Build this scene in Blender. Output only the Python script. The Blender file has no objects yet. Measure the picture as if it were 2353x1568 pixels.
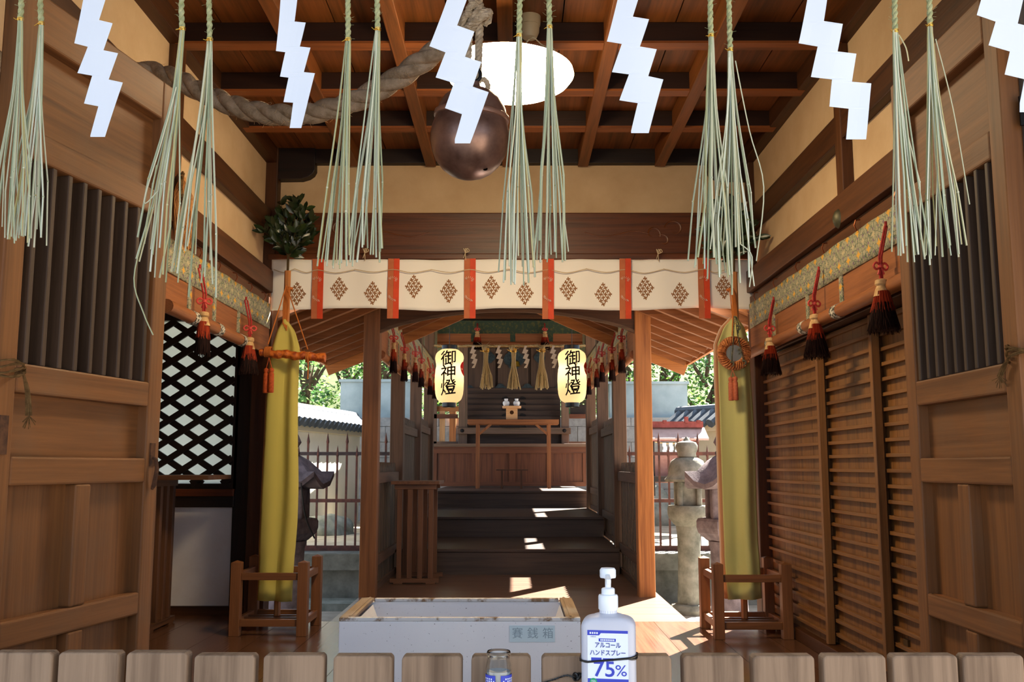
import bpy, bmesh, math, random
from mathutils import Vector, Matrix

SC = bpy.context.scene
COL = SC.collection
RND = random.Random(11)

# ------------------------------------------------------------------ camera
FPX, CX, CY = 2200.0, 1176.5, 784.0
PITCH, YAW = math.atan(288 / FPX), math.atan(3.5 / FPX)
EYE = Vector((0, 0, 1.0))
FW = Vector((-math.sin(YAW) * math.cos(PITCH), math.cos(YAW) * math.cos(PITCH), math.sin(PITCH)))
RT = Vector((math.cos(YAW), math.sin(YAW), 0))
UP = RT.cross(FW)
cd = bpy.data.cameras.new('camera')
cd.sensor_width = 36.0
cd.lens = 36.0 * FPX / 2353.0
cd.clip_start = 0.05
cam = bpy.data.objects.new('camera', cd)
COL.objects.link(cam)
cam.matrix_world = Matrix((( RT.x, UP.x, -FW.x, EYE.x), (RT.y, UP.y, -FW.y, EYE.y), (RT.z, UP.z, -FW.z, EYE.z), (0, 0, 0, 1)))
SC.camera = cam

# ------------------------------------------------------------------ world, sun, exposure
w = bpy.data.worlds.new('sky'); SC.world = w; w.use_nodes = True
bg = w.node_tree.nodes['Background']
bg.inputs[0].default_value = (0.66, 0.80, 1.0, 1); bg.inputs[1].default_value = 1.9
sd = bpy.data.lights.new('sun', 'SUN'); sd.energy = 68.0; sd.angle = 0.009; sd.color = (1.0, 0.93, 0.82)
sun = bpy.data.objects.new('sun', sd); COL.objects.link(sun)
SUN_FROM = Vector((0.6, 0.94, 1.0)).normalized()
sun.rotation_euler = (-SUN_FROM).to_track_quat('-Z', 'Y').to_euler()
SC.view_settings.view_transform = 'Standard'
SC.view_settings.look = 'None'
SC.view_settings.exposure = 0.0
SC.view_settings.gamma = 1.0
SC.view_settings.use_curve_mapping = False
SC.cycles.max_bounces = 8
SC.cycles.diffuse_bounces = 5
SC.cycles.transparent_max_bounces = 12
SC.cycles.sample_clamp_indirect = 6.0
SC.cycles.use_denoising = True

# ------------------------------------------------------------------ where a sight line meets a plane of the place
def ray(px, py): return FW * FPX + RT * (px - CX) - UP * (py - CY)
def PY(px, py, Y): r = ray(px, py); return EYE + r * (Y / r.y)
def PX(px, py, X): r = ray(px, py); return EYE + r * (X / r.x)
def PZ(px, py, Z): r = ray(px, py); return EYE + r * ((Z - 1) / r.z)

# ------------------------------------------------------------------ mesh building
class MB:
    def __init__(s): s.v = []; s.f = []; s.m = []; s.mi = 0
    def add(s, vs, fs):
        o = len(s.v); s.v += [Vector(v) for v in vs]
        for f in fs: s.f.append([i + o for i in f]); s.m.append(s.mi)
        return s
    def box(s, x0, x1, y0, y1, z0, z1):
        return s.add([(x0, y0, z0), (x1, y0, z0), (x1, y1, z0), (x0, y1, z0), (x0, y0, z1), (x1, y0, z1), (x1, y1, z1), (x0, y1, z1)],
                     [(0, 3, 2, 1), (4, 5, 6, 7), (0, 1, 5, 4), (1, 2, 6, 5), (2, 3, 7, 6), (3, 0, 4, 7)])
    def bar(s, p, q, wd, ht, up=(0, 0, 1)):
        p, q = Vector(p), Vector(q); d = (q - p).normalized(); u = Vector(up)
        sd_ = d.cross(u)
        if sd_.length < 1e-5: sd_ = d.cross(Vector((0, 1, 0)))
        sd_.normalize(); u = sd_.cross(d)
        a, b = sd_ * wd / 2, u * ht / 2
        return s.add([p - a - b, p + a - b, p + a + b, p - a + b, q - a - b, q + a - b, q + a + b, q - a + b],
                     [(0, 3, 2, 1), (4, 5, 6, 7), (0, 1, 5, 4), (1, 2, 6, 5), (2, 3, 7, 6), (3, 0, 4, 7)])
    def tube(s, pts, r, n=8, caps=True):
        pts = [Vector(p) for p in pts]; k = len(pts)
        rr = r if isinstance(r, (list, tuple)) else [r] * k
        T = [(pts[min(i + 1, k - 1)] - pts[max(i - 1, 0)]).normalized() for i in range(k)]
        a = Vector((0, 0, 1)) if abs(T[0].z) < 0.9 else Vector((1, 0, 0))
        u = (a - T[0] * a.dot(T[0])).normalized()
        vs, fs = [], []
        for i in range(k):
            u = u - T[i] * u.dot(T[i])
            u.normalize(); w_ = T[i].cross(u)
            for j in range(n):
                t = 2 * math.pi * j / n
                vs.append(pts[i] + (u * math.cos(t) + w_ * math.sin(t)) * rr[i])
        for i in range(k - 1):
            for j in range(n):
                j2 = (j + 1) % n
                fs.append((i * n + j, i * n + j2, (i + 1) * n + j2, (i + 1) * n + j))
        if caps: fs.append(tuple(range(n - 1, -1, -1))); fs.append(tuple((k - 1) * n + j for j in range(n)))
        return s.add(vs, fs)
    def lathe(s, prof, c=(0, 0, 0), n=24, M=None, capb=True, capt=True, ph=0.0):
        vs, fs = [], []; k = len(prof); c = Vector(c)
        for (r, z) in prof:
            for j in range(n):
                t = 2 * math.pi * j / n + ph
                p = Vector((r * math.cos(t), r * math.sin(t), z))
                vs.append(c + (M @ p if M else p))
        for i in range(k - 1):
            for j in range(n):
                j2 = (j + 1) % n
                fs.append((i * n + j, i * n + j2, (i + 1) * n + j2, (i + 1) * n + j))
        if capb: fs.append(tuple(range(n - 1, -1, -1)))
        if capt: fs.append(tuple((k - 1) * n + j for j in range(n)))
        return s.add(vs, fs)
    def prism(s, poly, a, b, ax='y'):
        """poly: 2-d outline; ax the axis it is pushed along, from a to b."""
        mk = {'y': lambda p, t: (p[0], t, p[1]), 'x': lambda p, t: (t, p[0], p[1]), 'z': lambda p, t: (p[0], p[1], t)}[ax]
        n = len(poly)
        vs = [mk(p, a) for p in poly] + [mk(p, b) for p in poly]
        fs = [tuple(range(n)), tuple(range(2 * n - 1, n - 1, -1))] + [(i, i + n, (i + 1) % n + n, (i + 1) % n) for i in range(n)]
        return s.add(vs, fs)
    def grid(s, fn, nu, nv):
        vs = [fn(i / nu, j / nv) for j in range(nv + 1) for i in range(nu + 1)]
        fs = [(j * (nu + 1) + i, j * (nu + 1) + i + 1, (j + 1) * (nu + 1) + i + 1, (j + 1) * (nu + 1) + i) for j in range(nv) for i in range(nu)]
        return s.add(vs, fs)
    def rope(s, path, R, strands=3, pitch=0.12, n=8, rs=None, ph=0.0):
        pts = [Vector(p) for p in path]; k = len(pts)
        T = [(pts[min(i + 1, k - 1)] - pts[max(i - 1, 0)]).normalized() for i in range(k)]
        a = Vector((0, 0, 1)) if abs(T[0].z) < 0.9 else Vector((1, 0, 0))
        u = (a - T[0] * a.dot(T[0])).normalized()
        L = 0; fr = []
        for i in range(k):
            if i: L += (pts[i] - pts[i - 1]).length
            u = (u - T[i] * u.dot(T[i])).normalized()
            fr.append((u.copy(), T[i].cross(u), L))
        rs = rs or R * 0.56
        for q in range(strands):
            o = []
            for i in range(k):
                t = 2 * math.pi * (fr[i][2] / pitch + q / strands) + ph
                o.append(pts[i] + (fr[i][0] * math.cos(t) + fr[i][1] * math.sin(t)) * (R - rs))
            s.tube(o, rs, n)
        return s
    def build(s, name, mat, parent=None, smooth=0, bevel=0, loc=None, sharp=35, solid=0, wn=False):
        me = bpy.data.meshes.new(name)
        if parent is not None:
            inv = WM[parent.name].inverted(); M = WM[parent.name]
        else:
            if loc is None:
                xs = [v.x for v in s.v]; ys = [v.y for v in s.v]; zs = [v.z for v in s.v]
                loc = ((min(xs) + max(xs)) / 2, (min(ys) + max(ys)) / 2, min(zs))
            M = Matrix.Translation(Vector(loc)); inv = M.inverted()
        me.from_pydata([inv @ v for v in s.v], [], s.f)
        mats = mat if isinstance(mat, (list, tuple)) else [mat]
        for m in mats: me.materials.append(m)
        if len(mats) > 1: me.polygons.foreach_set('material_index', s.m)
        me.validate()
        bm = bmesh.new(); bm.from_mesh(me)
        bmesh.ops.recalc_face_normals(bm, faces=bm.faces) if smooth != 2 else None
        bm.to_mesh(me); bm.free()
        if smooth:
            me.polygons.foreach_set('use_smooth', [True] * len(me.polygons))
            me.set_sharp_from_angle(angle=math.radians(sharp))
        me.update()
        o = bpy.data.objects.new(name, me); COL.objects.link(o)
        if parent is not None: o.parent = parent
        else: o.location = Vector(loc)
        WM[o.name] = M
        if solid:
            md = o.modifiers.new('thickness', 'SOLIDIFY'); md.thickness = solid; md.offset = 0
        if bevel:
            md = o.modifiers.new('edge', 'BEVEL'); md.width = bevel; md.segments = 2; md.limit_method = 'ANGLE'; md.angle_limit = math.radians(40)
        return o

WM = {}
def thing(name, label, cat, loc=(0, 0, 0), rotz=0.0, group=None):
    o = bpy.data.objects.new(name, None); COL.objects.link(o)
    o.empty_display_size = 0.1; o.location = loc; o.rotation_euler = (0, 0, rotz)
    WM[o.name] = Matrix.Translation(Vector(loc)) @ Matrix.Rotation(rotz, 4, 'Z')
    return tag(o, label, cat, group)
def tag(o, label=None, cat=None, group=None, kind=None):
    if label: o['label'] = label
    if cat: o['category'] = cat
    if group: o['group'] = group
    if kind: o['kind'] = kind
    return o
def struct(o, label=None, cat=None): return tag(o, label, cat, None, 'structure')
def dup(root, loc, label, rotz=None, scale=None):
    r = root.copy(); COL.objects.link(r); r.location = loc
    if rotz is not None: r.rotation_euler = (0, 0, rotz)
    if scale is not None: r.scale = scale if isinstance(scale, (tuple, list)) else (scale,) * 3
    r['label'] = label
    for ch in list(root.children):
        c = ch.copy(); COL.objects.link(c); c.parent = r
        for g in list(ch.children):
            d = g.copy(); COL.objects.link(d); d.parent = c
    return r
def spline(P, n=8):
    P = [Vector(p) for p in P]; out = []
    for i in range(len(P) - 1):
        a, b, c, d = P[max(i - 1, 0)], P[i], P[i + 1], P[min(i + 2, len(P) - 1)]
        for j in range(n):
            t = j / n
            out.append(0.5 * ((2 * b) + (c - a) * t + (2 * a - 5 * b + 4 * c - d) * t * t + (3 * b - a - 3 * c + d) * t ** 3))
    return out + [P[-1]]

def text_mesh(body, size, bold=0.0, subd=0.0):
    """outline of a line of writing as (verts 2-d, faces), centred."""
    c = bpy.data.curves.new('writing', 'FONT'); c.body = body; c.align_x = 'CENTER'; c.align_y = 'CENTER'
    c.size = size; c.offset = bold; c.resolution_u = 3
    o = bpy.data.objects.new('writing', c); COL.objects.link(o)
    bpy.context.view_layer.update()
    me = bpy.data.meshes.new_from_object(o.evaluated_get(bpy.context.evaluated_depsgraph_get()))
    bpy.data.objects.remove(o); bpy.data.curves.remove(c)
    bm = bmesh.new(); bm.from_mesh(me); bpy.data.meshes.remove(me)
    if subd:
        bmesh.ops.triangulate(bm, faces=bm.faces)
        for _ in range(3):
            es = [e for e in bm.edges if e.calc_length() > subd]
            if not es: break
            bmesh.ops.subdivide_edges(bm, edges=es, cuts=1)
            bmesh.ops.triangulate(bm, faces=bm.faces)
    bm.verts.index_update()
    vs = [(v.co.x, v.co.y) for v in bm.verts]
    fs = [tuple(v.index for v in f.verts) for f in bm.faces]
    bm.free()
    return vs, fs

# ------------------------------------------------------------------ materials
def lin(h):
    h = h.lstrip('#'); c = [int(h[i:i + 2], 16) / 255 for i in (0, 2, 4)]
    return tuple(x / 12.92 if x <= 0.04045 else ((x + 0.055) / 1.055) ** 2.4 for x in c) + (1,)
MATS = {}
def nodes(name):
    m = bpy.data.materials.new(name); m.use_nodes = True
    nt = m.node_tree
    return m, nt, nt.nodes['Principled BSDF']
def link(nt, a, b): nt.links.new(a, b)
def coords(nt, scale, rot=(0, 0, 0), jitter=True):
    tc = nt.nodes.new('ShaderNodeTexCoord'); mp = nt.nodes.new('ShaderNodeMapping')
    mp.inputs['Scale'].default_value = scale; mp.inputs['Rotation'].default_value = rot
    if jitter:
        oi = nt.nodes.new('ShaderNodeObjectInfo'); ad = nt.nodes.new('ShaderNodeVectorMath'); ad.operation = 'MULTIPLY_ADD'
        cb = nt.nodes.new('ShaderNodeCombineXYZ')
        for i in range(3): link(nt, oi.outputs['Random'], cb.inputs[i])
        ad.inputs[1].default_value = (17, 23, 31)
        link(nt, cb.outputs[0], ad.inputs[0]); link(nt, tc.outputs['Object'], ad.inputs[2])
        link(nt, ad.outputs[0], mp.inputs['Vector'])
    else: link(nt, tc.outputs['Object'], mp.inputs['Vector'])
    return mp.outputs[0]
def noise(nt, vec, scale, detail=4, rough=0.55, dist=0.0):
    n = nt.nodes.new('ShaderNodeTexNoise'); n.inputs['Scale'].default_value = scale; n.inputs['Detail'].default_value = detail
    n.inputs['Roughness'].default_value = rough; n.inputs['Distortion'].default_value = dist
    if vec is not None: link(nt, vec, n.inputs['Vector'])
    return n.outputs['Fac']
def ramp(nt, fac, stops):
    r = nt.nodes.new('ShaderNodeValToRGB'); e = r.color_ramp.elements
    e[0].position, e[0].color = stops[0]; e[1].position, e[1].color = stops[-1]
    for p, c in stops[1:-1]: x = e.new(p); x.color = c
    link(nt, fac, r.inputs[0]); return r.outputs[0]
def mixc(nt, fac, a, b, mode='MIX'):
    n = nt.nodes.new('ShaderNodeMix'); n.data_type = 'RGBA'; n.blend_type = mode
    for sck, val in ((n.inputs[0], fac), (n.inputs[6], a), (n.inputs[7], b)):
        if hasattr(val, 'links'): link(nt, val, sck)
        else: sck.default_value = val
    return n.outputs[2]
def bump(nt, bs, h, st=0.2, dist=0.01):
    b = nt.nodes.new('ShaderNodeBump'); b.inputs['Strength'].default_value = st; b.inputs['Distance'].default_value = dist
    link(nt, h, b.inputs['Height']); link(nt, b.outputs[0], bs.inputs['Normal'])

def wood(c1, c2, axis='z', rough=0.55, sc=1.0, spec=0.35, worn=None):
    key = ('wood', c1, c2, axis, rough, sc, spec, worn)
    if key in MATS: return MATS[key]
    m, nt, bs = nodes('wood_' + axis)
    s = [14 * sc] * 3; s['xyz'.index(axis)] = 0.7 * sc
    v = coords(nt, s)
    g = noise(nt, v, 1.6, 6, 0.6, 0.5)
    col = ramp(nt, g, [(0.3, lin(c2)), (0.55, lin(c1)), (0.75, tuple(x * 0.85 for x in lin(c1)[:3]) + (1,))])
    v2 = coords(nt, [60 * sc if a != axis else 1.5 * sc for a in 'xyz'])
    g2 = noise(nt, v2, 1.5, 3)
    fine = ramp(nt, g2, [(0.35, (0.84, 0.83, 0.82, 1)), (0.65, (1.06, 1.06, 1.06, 1))])
    col = mixc(nt, 0.8, col, fine, 'MULTIPLY')
    if worn:
        n3 = noise(nt, coords(nt, (3, 3, 3)), 1.3, 5)
        f3 = ramp(nt, n3, [(0.5, (0, 0, 0, 1)), (0.72, (1, 1, 1, 1))])
        mm = nt.nodes.new('ShaderNodeMath'); mm.operation = 'MULTIPLY'; mm.inputs[1].default_value = 0.55; link(nt, f3, mm.inputs[0])
        col = mixc(nt, mm.outputs[0], col, lin(worn))
    link(nt, col, bs.inputs['Base Color'])
    bs.inputs['Roughness'].default_value = rough; bs.inputs['Specular IOR Level'].default_value = spec
    bump(nt, bs, g2, 0.18, 0.004)
    MATS[key] = m; return m

def plain(name, c, rough=0.6, spec=0.4, metal=0.0, c2=None, sc=8.0, bmp=0.0, bsc=None, lo=0.35, hi=0.65, trans=0.0, bdist=0.005):
    if name in MATS: return MATS[name]
    m, nt, bs = nodes(name)
    bs.inputs['Roughness'].default_value = rough; bs.inputs['Specular IOR Level'].default_value = spec; bs.inputs['Metallic'].default_value = metal
    if c2:
        n = noise(nt, coords(nt, (1, 1, 1)), sc, 6, 0.6)
        link(nt, ramp(nt, n, [(lo, lin(c)), (hi, lin(c2))]), bs.inputs['Base Color'])
    else: bs.inputs['Base Color'].default_value = lin(c)
    if bmp: bump(nt, bs, noise(nt, coords(nt, (1, 1, 1)), bsc or sc * 4, 4), bmp, bdist)
    if trans:
        out = nt.nodes['Material Output']; tr = nt.nodes.new('ShaderNodeBsdfTranslucent'); mx = nt.nodes.new('ShaderNodeMixShader')
        tr.inputs[0].default_value = lin(c); mx.inputs[0].default_value = trans
        link(nt, bs.outputs[0], mx.inputs[1]); link(nt, tr.outputs[0], mx.inputs[2]); link(nt, mx.outputs[0], out.inputs[0])
    MATS[name] = m; return m

def island(name, cols, rough=0.55, spec=0.3, trans=0.0):
    """each loose piece of the mesh picks its own tint"""
    if name in MATS: return MATS[name]
    m, nt, bs = nodes(name)
    g = nt.nodes.new('ShaderNodeNewGeometry')
    n = len(cols)
    col = ramp(nt, g.outputs['Random Per Island'], [(i / (n - 1), lin(c)) for i, c in enumerate(cols)])
    link(nt, col, bs.inputs['Base Color']); bs.inputs['Roughness'].default_value = rough; bs.inputs['Specular IOR Level'].default_value = spec
    if trans:
        out = nt.nodes['Material Output']; tr = nt.nodes.new('ShaderNodeBsdfTranslucent'); mx = nt.nodes.new('ShaderNodeMixShader')
        link(nt, col, tr.inputs[0]); mx.inputs[0].default_value = trans
        link(nt, bs.outputs[0], mx.inputs[1]); link(nt, tr.outputs[0], mx.inputs[2]); link(nt, mx.outputs[0], out.inputs[0])
    MATS[name] = m; return m

# wood families
DOOR = ('#7e5029', '#613b1c'); DK = ('#4b290f', '#2d1607'); BLK = ('#22140d', '#120a07'); CEILW = ('#7e481e', '#53300f')
def WDOOR(a): return wood(*DOOR, a, 0.6, worn='#725238')
def WDK(a): return wood(*DK, a, 0.5)
def WBLK(a): return wood(*BLK, a, 0.5)
def WNAG(a): return wood('#5c3518', '#3f2209', a, 0.5)
def WCEIL(a): return wood(*CEILW, a, 0.5)
def WORG(a): return wood('#b4743f', '#87512a', a, 0.5)
def WSTAND(a): return wood('#7f5232', '#5f3b20', a, 0.45)
def WPAN(a): return wood('#85592f', '#633f1f', a, 0.5, worn='#735639')
def WGRY(a): return wood('#564a43', '#39312d', a, 0.7)  # grey cast of the daylight is put into this wood colour
def WFEN(a): return wood('#937a64', '#614c3b', a, 0.75)
def WSTEP(a): return wood('#48382f', '#322620', a, 0.42)
def WCOR(a): return wood('#634937', '#463324', a, 0.6)
def WPALE(a): return wood('#d0a070', '#b5854f', a, 0.5)
PLASTER = plain('plaster', '#cfb28c', 0.9, 0.1, c2='#bfa07a', sc=3.5, bmp=0.15, bsc=40, lo=0.3, hi=0.7)
STRAW = island('straw', ['#9aa48b', '#8b977b', '#b0b197', '#c3c3b0', '#818f75', '#a99c62', '#cfd5ca', '#98a58b'], 0.5, 0.35)
GOLDSTRAW = island('gold_straw', ['#b09a6c', '#96815a', '#c6b187', '#887350'], 0.6, 0.2)
PAPER = plain('white_paper', '#cfdaec', 0.85, 0.1, trans=0.03)
CORDG = plain('green_straw_cord', '#a5a884', 0.8, 0.1, c2='#868c66', sc=60, bmp=0.5, bsc=200)
BRASS = plain('brass_wire', '#d9a441', 0.3, 0.5, 1.0)
IRON = plain('black_iron', '#1d1b1c', 0.5, 0.4, 0.6)
BLACK = plain('black_lacquer', '#0c0b0b', 0.35, 0.5)
HEMP = plain('hemp_rope', '#c2b29c', 0.9, 0.1, c2='#9a8972', sc=30, bmp=0.9, bsc=160, bdist=0.004)
JUTE = plain('jute_twine', '#6e5334', 0.95, 0.05, c2='#4c3821', sc=60, bmp=0.6, bsc=200)

# ================================================================== the hall
XL, XR, YF, YB, ZC = -1.66, 1.61, 2.4, 6.4, 3.17
XA = -0.05                                                    # axis of the rear stair

def planks(name, x0, x1, y0, y1, z0, z1, wd, along, mat):
    b = MB(); g = 0.0025
    if along == 'y':
        n = max(1, round((x1 - x0) / wd)); d = (x1 - x0) / n
        for i in range(n): b.box(x0 + i * d + g / 2, x0 + (i + 1) * d - g / 2, y0, y1, z0, z1)
    else:
        n = max(1, round((y1 - y0) / wd)); d = (y1 - y0) / n
        for i in range(n): b.box(x0, x1, y0 + i * d + g / 2, y0 + (i + 1) * d - g / 2, z0, z1)
    return b.build(name, mat)
struct(planks('floor_side_room', -3.0, XL, YB, 6.85, -0.05, 0.0, 0.3, 'y', wood('#664431', '#472e20', 'y', 0.22, 0.8, 0.6)), 'dark brown plank floor of the side room', 'floor')
struct(planks('floor', -3.0, XR + 0.2, YF - 0.05, YB, -0.05, 0.0, 0.3, 'y', wood('#664431', '#472e20', 'y', 0.22, 0.8, 0.6)), 'dark brown plank floor of the hall', 'floor')
struct(planks('floor_stair', XA - 1.14, XA + 1.19, YB, 9.5, -0.05, 0.0, 0.32, 'x', wood('#6c5040', '#4e392d', 'x', 0.3, 0.8, 0.5)), 'plank floor at the foot of the rear steps', 'floor')

# ground outside, raised rear terrace
GROUND = plain('sandy_ground', '#a39a8c', 0.95, 0.1, c2='#8b8377', sc=5, bmp=0.4, bsc=60)
struct(MB().box(-14, 14, -8, 11.3, -0.75, -0.55).build('ground', GROUND), 'pale sandy ground around the hall', 'ground')
struct(MB().box(-14, 14, 11.2, 32, -0.75, 0.0).build('ground_terrace', plain('terrace_sand', '#b5ab99', 0.95, 0.1, c2='#958b7a', sc=4, bmp=0.3)), 'raised sandy terrace behind the hall', 'ground')
STONE = plain('grey_stone', '#8d8f86', 0.9, 0.15, c2='#6c7067', sc=7, bmp=0.5, bsc=50)
STONED = plain('dark_stone', '#77766f', 0.9, 0.15, c2='#55564f', sc=5, bmp=0.5, bsc=30)
for sg, (xa, xb) in enumerate(((-7, XA - 1.2), (XA + 1.2, 7))):
    b = MB(); y = 11.05
    n = 5; d = (xb - xa) / n
    for i in range(n): b.box(xa + i * d + 0.006, xa + (i + 1) * d - 0.006, y + 0.02 * (i % 2), 11.4, -0.56, -0.16)
    b.box(xa, xb, y - 0.1, 11.5, -0.16, 0.03)
    struct(b.build('wall_terrace', STONED, bevel=0.01), 'low stone retaining wall under the iron railing', 'wall')
# ledge of concrete at the foot of the retaining wall
struct(MB().box(-7, XA - 1.2, 10.6, 11.05, -0.56, -0.47).build('trim_kerb', STONE), 'pale concrete ledge at the foot of the stone wall', 'kerb')

# ---- ceiling: boards above, ribs running to the back, cross beams coloured as dark as their shade
b = MB()
for i in range(12):
    x0 = XL - 0.06 + i * 0.28
    b.box(x0 + 0.003, x0 + 0.277, YF, YB + 0.1, ZC + 0.0, ZC + 0.03)
struct(b.build('ceiling', WCEIL('y')), 'orange-brown boarded ceiling of the hall', 'ceiling')
struct(MB().box(-3.6, 3.4, -0.6, 6.75, 3.32, 3.45).build('roof_hall', WBLK('x')), 'roof over the hall', 'roof')  # front part out of view, drawn out to cut sunlight bounced off the ground
for x in (-1.1, -0.57, -0.04, 0.48, 1.01):
    struct(MB().box(x - 0.036, x + 0.036, YF, YB, ZC - 0.118, ZC).build('trim_ceiling_rib', WCEIL('y'), bevel=0.004), 'reddish wooden rib running towards the back of the ceiling', 'rib')
for i, py in enumerate((95, 205, 290)):
    y = PZ(1176, py, ZC - 0.1).y
    b = MB().box(XL, XR, y, y + 0.07, ZC - 0.1, ZC)
    struct(MB().box(XL, XR, y - 0.006, y + 0.076, ZC - 0.112, ZC - 0.1).build('trim_beam_lip', wood('#8a4c20', '#643413', 'x', 0.5)), 'lower edge of a ceiling beam, lit tone put into its orange-brown', 'moulding')  # lit underside of the beam, put in as a lighter strip
    struct(b.build('trim_ceiling_beam', wood('#2c160a', '#1a0c05', 'x', 0.5), bevel=0.004), 'cross beam under the ceiling boards, shade put into its dark colour', 'beam')  # shade on the beam faces is put into their dark wood
y0 = PZ(1176, 95, ZC - 0.1).y
for k in (1, 2):
    struct(MB().box(XL, XR, y0 - 0.62 * k, y0 - 0.62 * k + 0.07, ZC - 0.1, ZC).build('trim_ceiling_beam', wood('#2c160a', '#1a0c05', 'x', 0.5), bevel=0.004), 'cross beam under the ceiling boards, shade put into its dark colour', 'beam')

# ---- side walls: plaster above, beams, posts
for sg, X, nm in ((-1, XL, 'left'), (1, XR, 'right')):
    def bx(a, c, *r):                                          # a, c: how far the box stands in from the wall face
        xs = sorted((X - sg * a, X - sg * c)); return MB().box(xs[0], xs[1], *r)
    b = bx(-0.14, -0.03, YF, YB + 0.06, 2.05, ZC + 0.1)
    struct(b.build('wall_' + nm, PLASTER), 'cream plaster upper wall', 'wall')
    struct(bx(-0.03, 0.02, YF, YB, 2.575, 2.72).build('trim_tie_beam', WDK('y'), bevel=0.005), 'dark beam across the cream plaster', 'beam')
    b = bx(-0.03, 0.05, YF, YB, 2.15, 2.297); xs = sorted((X + sg * 0.03, X - sg * 0.01)); b.box(xs[0], xs[1], YF, YB, 2.125, 2.15)
    xs = sorted((X + sg * 0.03, X - sg * 0.03)); b.box(xs[0], xs[1], YF, YB, 2.03, 2.125)
    struct(b.build('trim_lintel', WNAG('y'), bevel=0.005), 'brown lintel rail along the wall above the brocade blind', 'beam')
    struct(bx(-0.06, 0.04, YF, YB, ZC - 0.11, ZC).build('trim_wall_plate', WDK('y'), bevel=0.005), 'dark wall plate under the ceiling', 'beam')
    b = bx(-0.03, 0.025, 4.47, 4.56, 2.297, ZC - 0.1)
    struct(b.build('trim_wall_post', WNAG('z'), bevel=0.005), 'short brown post standing in the plaster', 'post')
    struct(bx(-0.12, 0.06, YF + 0.02, YF + 0.2, -0.02, ZC).build('trim_front_post', WNAG('z'), bevel=0.006), 'front corner post of the hall', 'post')

# ---- back wall
struct(MB().box(XL - 0.1, XR + 0.1, YB + 0.03, YB + 0.12, 2.45, ZC + 0.1).build('wall_back', PLASTER), 'cream plaster band across the back of the hall', 'wall')
struct(MB().box(XL, XR, YB - 0.03, YB + 0.05, 3.07, ZC + 0.02).build('trim_back_plate', WBLK('x'), bevel=0.005), 'dark beam at the top of the back wall', 'beam')
# carved beam over the noren
bt = PY(1176, 494, YB).z; bb = PY(1176, 592, YB).z
carved = MB().box(XL, XR, YB - 0.06, YB + 0.03, bb, bt)
carved.box(XL, XR, YB - 0.075, YB - 0.02, bb - 0.03, bb + 0.012)
cb = struct(carved.build('trim_carved_beam', wood('#5c2f10', '#3a1b06', 'x', 0.42), bevel=0.006), 'dark carved beam above the white curtain', 'beam')
sw = MB()
def swirl(cx, cz, r, a0, a1, sx):
    pts = []
    for i in range(22):
        t = i / 21; a = a0 + (a1 - a0) * t; rr = r * (1 - 0.75 * t)
        pts.append((cx + sx * rr * math.cos(a), YB - 0.061, cz + rr * math.sin(a)))
    sw.tube(pts, [0.006 * math.sin(math.pi * min(1, 0.15 + 0.9 * i / 21)) + 0.001 for i in range(22)], 5)
zc = (bb + bt) / 2
for sx, xe in ((1, PY(800, 540, YB).x), (-1, PY(1530, 540, YB).x)):
    swirl(xe - sx * 0.05, zc + 0.03, 0.07, 0.2, 5.6, sx); swirl(xe + sx * 0.10, zc + 0.0, 0.055, 3.5, -1.6, sx); swirl(xe + sx * 0.03, zc - 0.05, 0.05, 0.9, 5.4, sx)
    sw.tube(spline([(xe + sx * (0.12 + 0.11 * i), YB - 0.061, zc + 0.02 * math.sin(i * 1.7)) for i in range(5)], 6), 0.0045, 5)
sw.build('carved_swirl', wood('#6b3a18', '#47250b', 'x', 0.42), cb, smooth=1)
# corner posts and the stepped brackets beside the plaster
for sg, xa, xb in ((-1, -1.74, -1.61), (1, 1.60, 1.71)):
    struct(MB().box(xa, xb, YB - 0.07, YB + 0.07, -0.02, ZC).build('trim_corner_post', WDK('z') if sg < 0 else WDK('z'), bevel=0.006), 'corner post at the back of the hall', 'post')
def bracket(pts, nm):
    poly = [(PY(x, y, YB).x, PY(x, y, YB).z) for x, y in pts]
    struct(MB().prism(poly, YB - 0.05, YB + 0.04).build('trim_bracket', WBLK('x'), bevel=0.004), nm, 'bracket')
bracket([(622, 345), (727, 345), (727, 395), (722, 404), (712, 411), (695, 416), (622, 417)], 'dark stepped bracket in the corner of the cream band')
bracket([(1730, 345), (1624, 345), (1624, 395), (1629, 404), (1640, 411), (1657, 416), (1730, 417)], 'dark stepped bracket in the corner of the cream band')

# ---- left side room with the diamond lattice window
YW = 6.68
struct(MB().box(-3.1, -3.0, YF, 6.85, -0.02, 2.6).build('wall_side_room', PLASTER), 'outer wall of the side room', 'wall')
struct(MB().box(-3.1, XL - 0.1, YF, YF + 0.1, -0.02, 2.6).build('wall_side_room_front', WDK('z')), 'front wall of the side room', 'wall')
struct(MB().box(-4.2, -1.45, 6.56, 8.3, 2.62, 2.7).build('sun_screen_side_room', WBLK('x')), 'unseen roof added to keep the sun off the lattice window', 'roof')  # added out of view to block the sun from the milky pane
struct(MB().box(-3.1, XL - 0.14, YF, 6.85, 2.5, 2.6).build('ceiling_side_room', WBLK('x')), 'ceiling of the side room', 'ceiling')
wx0, wx1 = -2.62, PY(540, 900, YW).x; wz0, wz1 = PY(540, 1112, YW).z, PY(540, 738, YW).z
b = MB().box(-3.0, wx0 - 0.05, YW, YW + 0.1, 0, 2.5)
b.box(wx0 - 0.05, XL, YW, YW + 0.1, wz1 + 0.05, 2.5)
struct(b.build('wall_lattice', WBLK('z')), 'dark wall around the lattice window', 'wall')
struct(MB().box(-1.93, -1.7, YW - 0.02, YW + 0.1, 0, 2.3).build('trim_dark_board', WBLK('z')), 'black board beside the lattice window', 'board')
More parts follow.
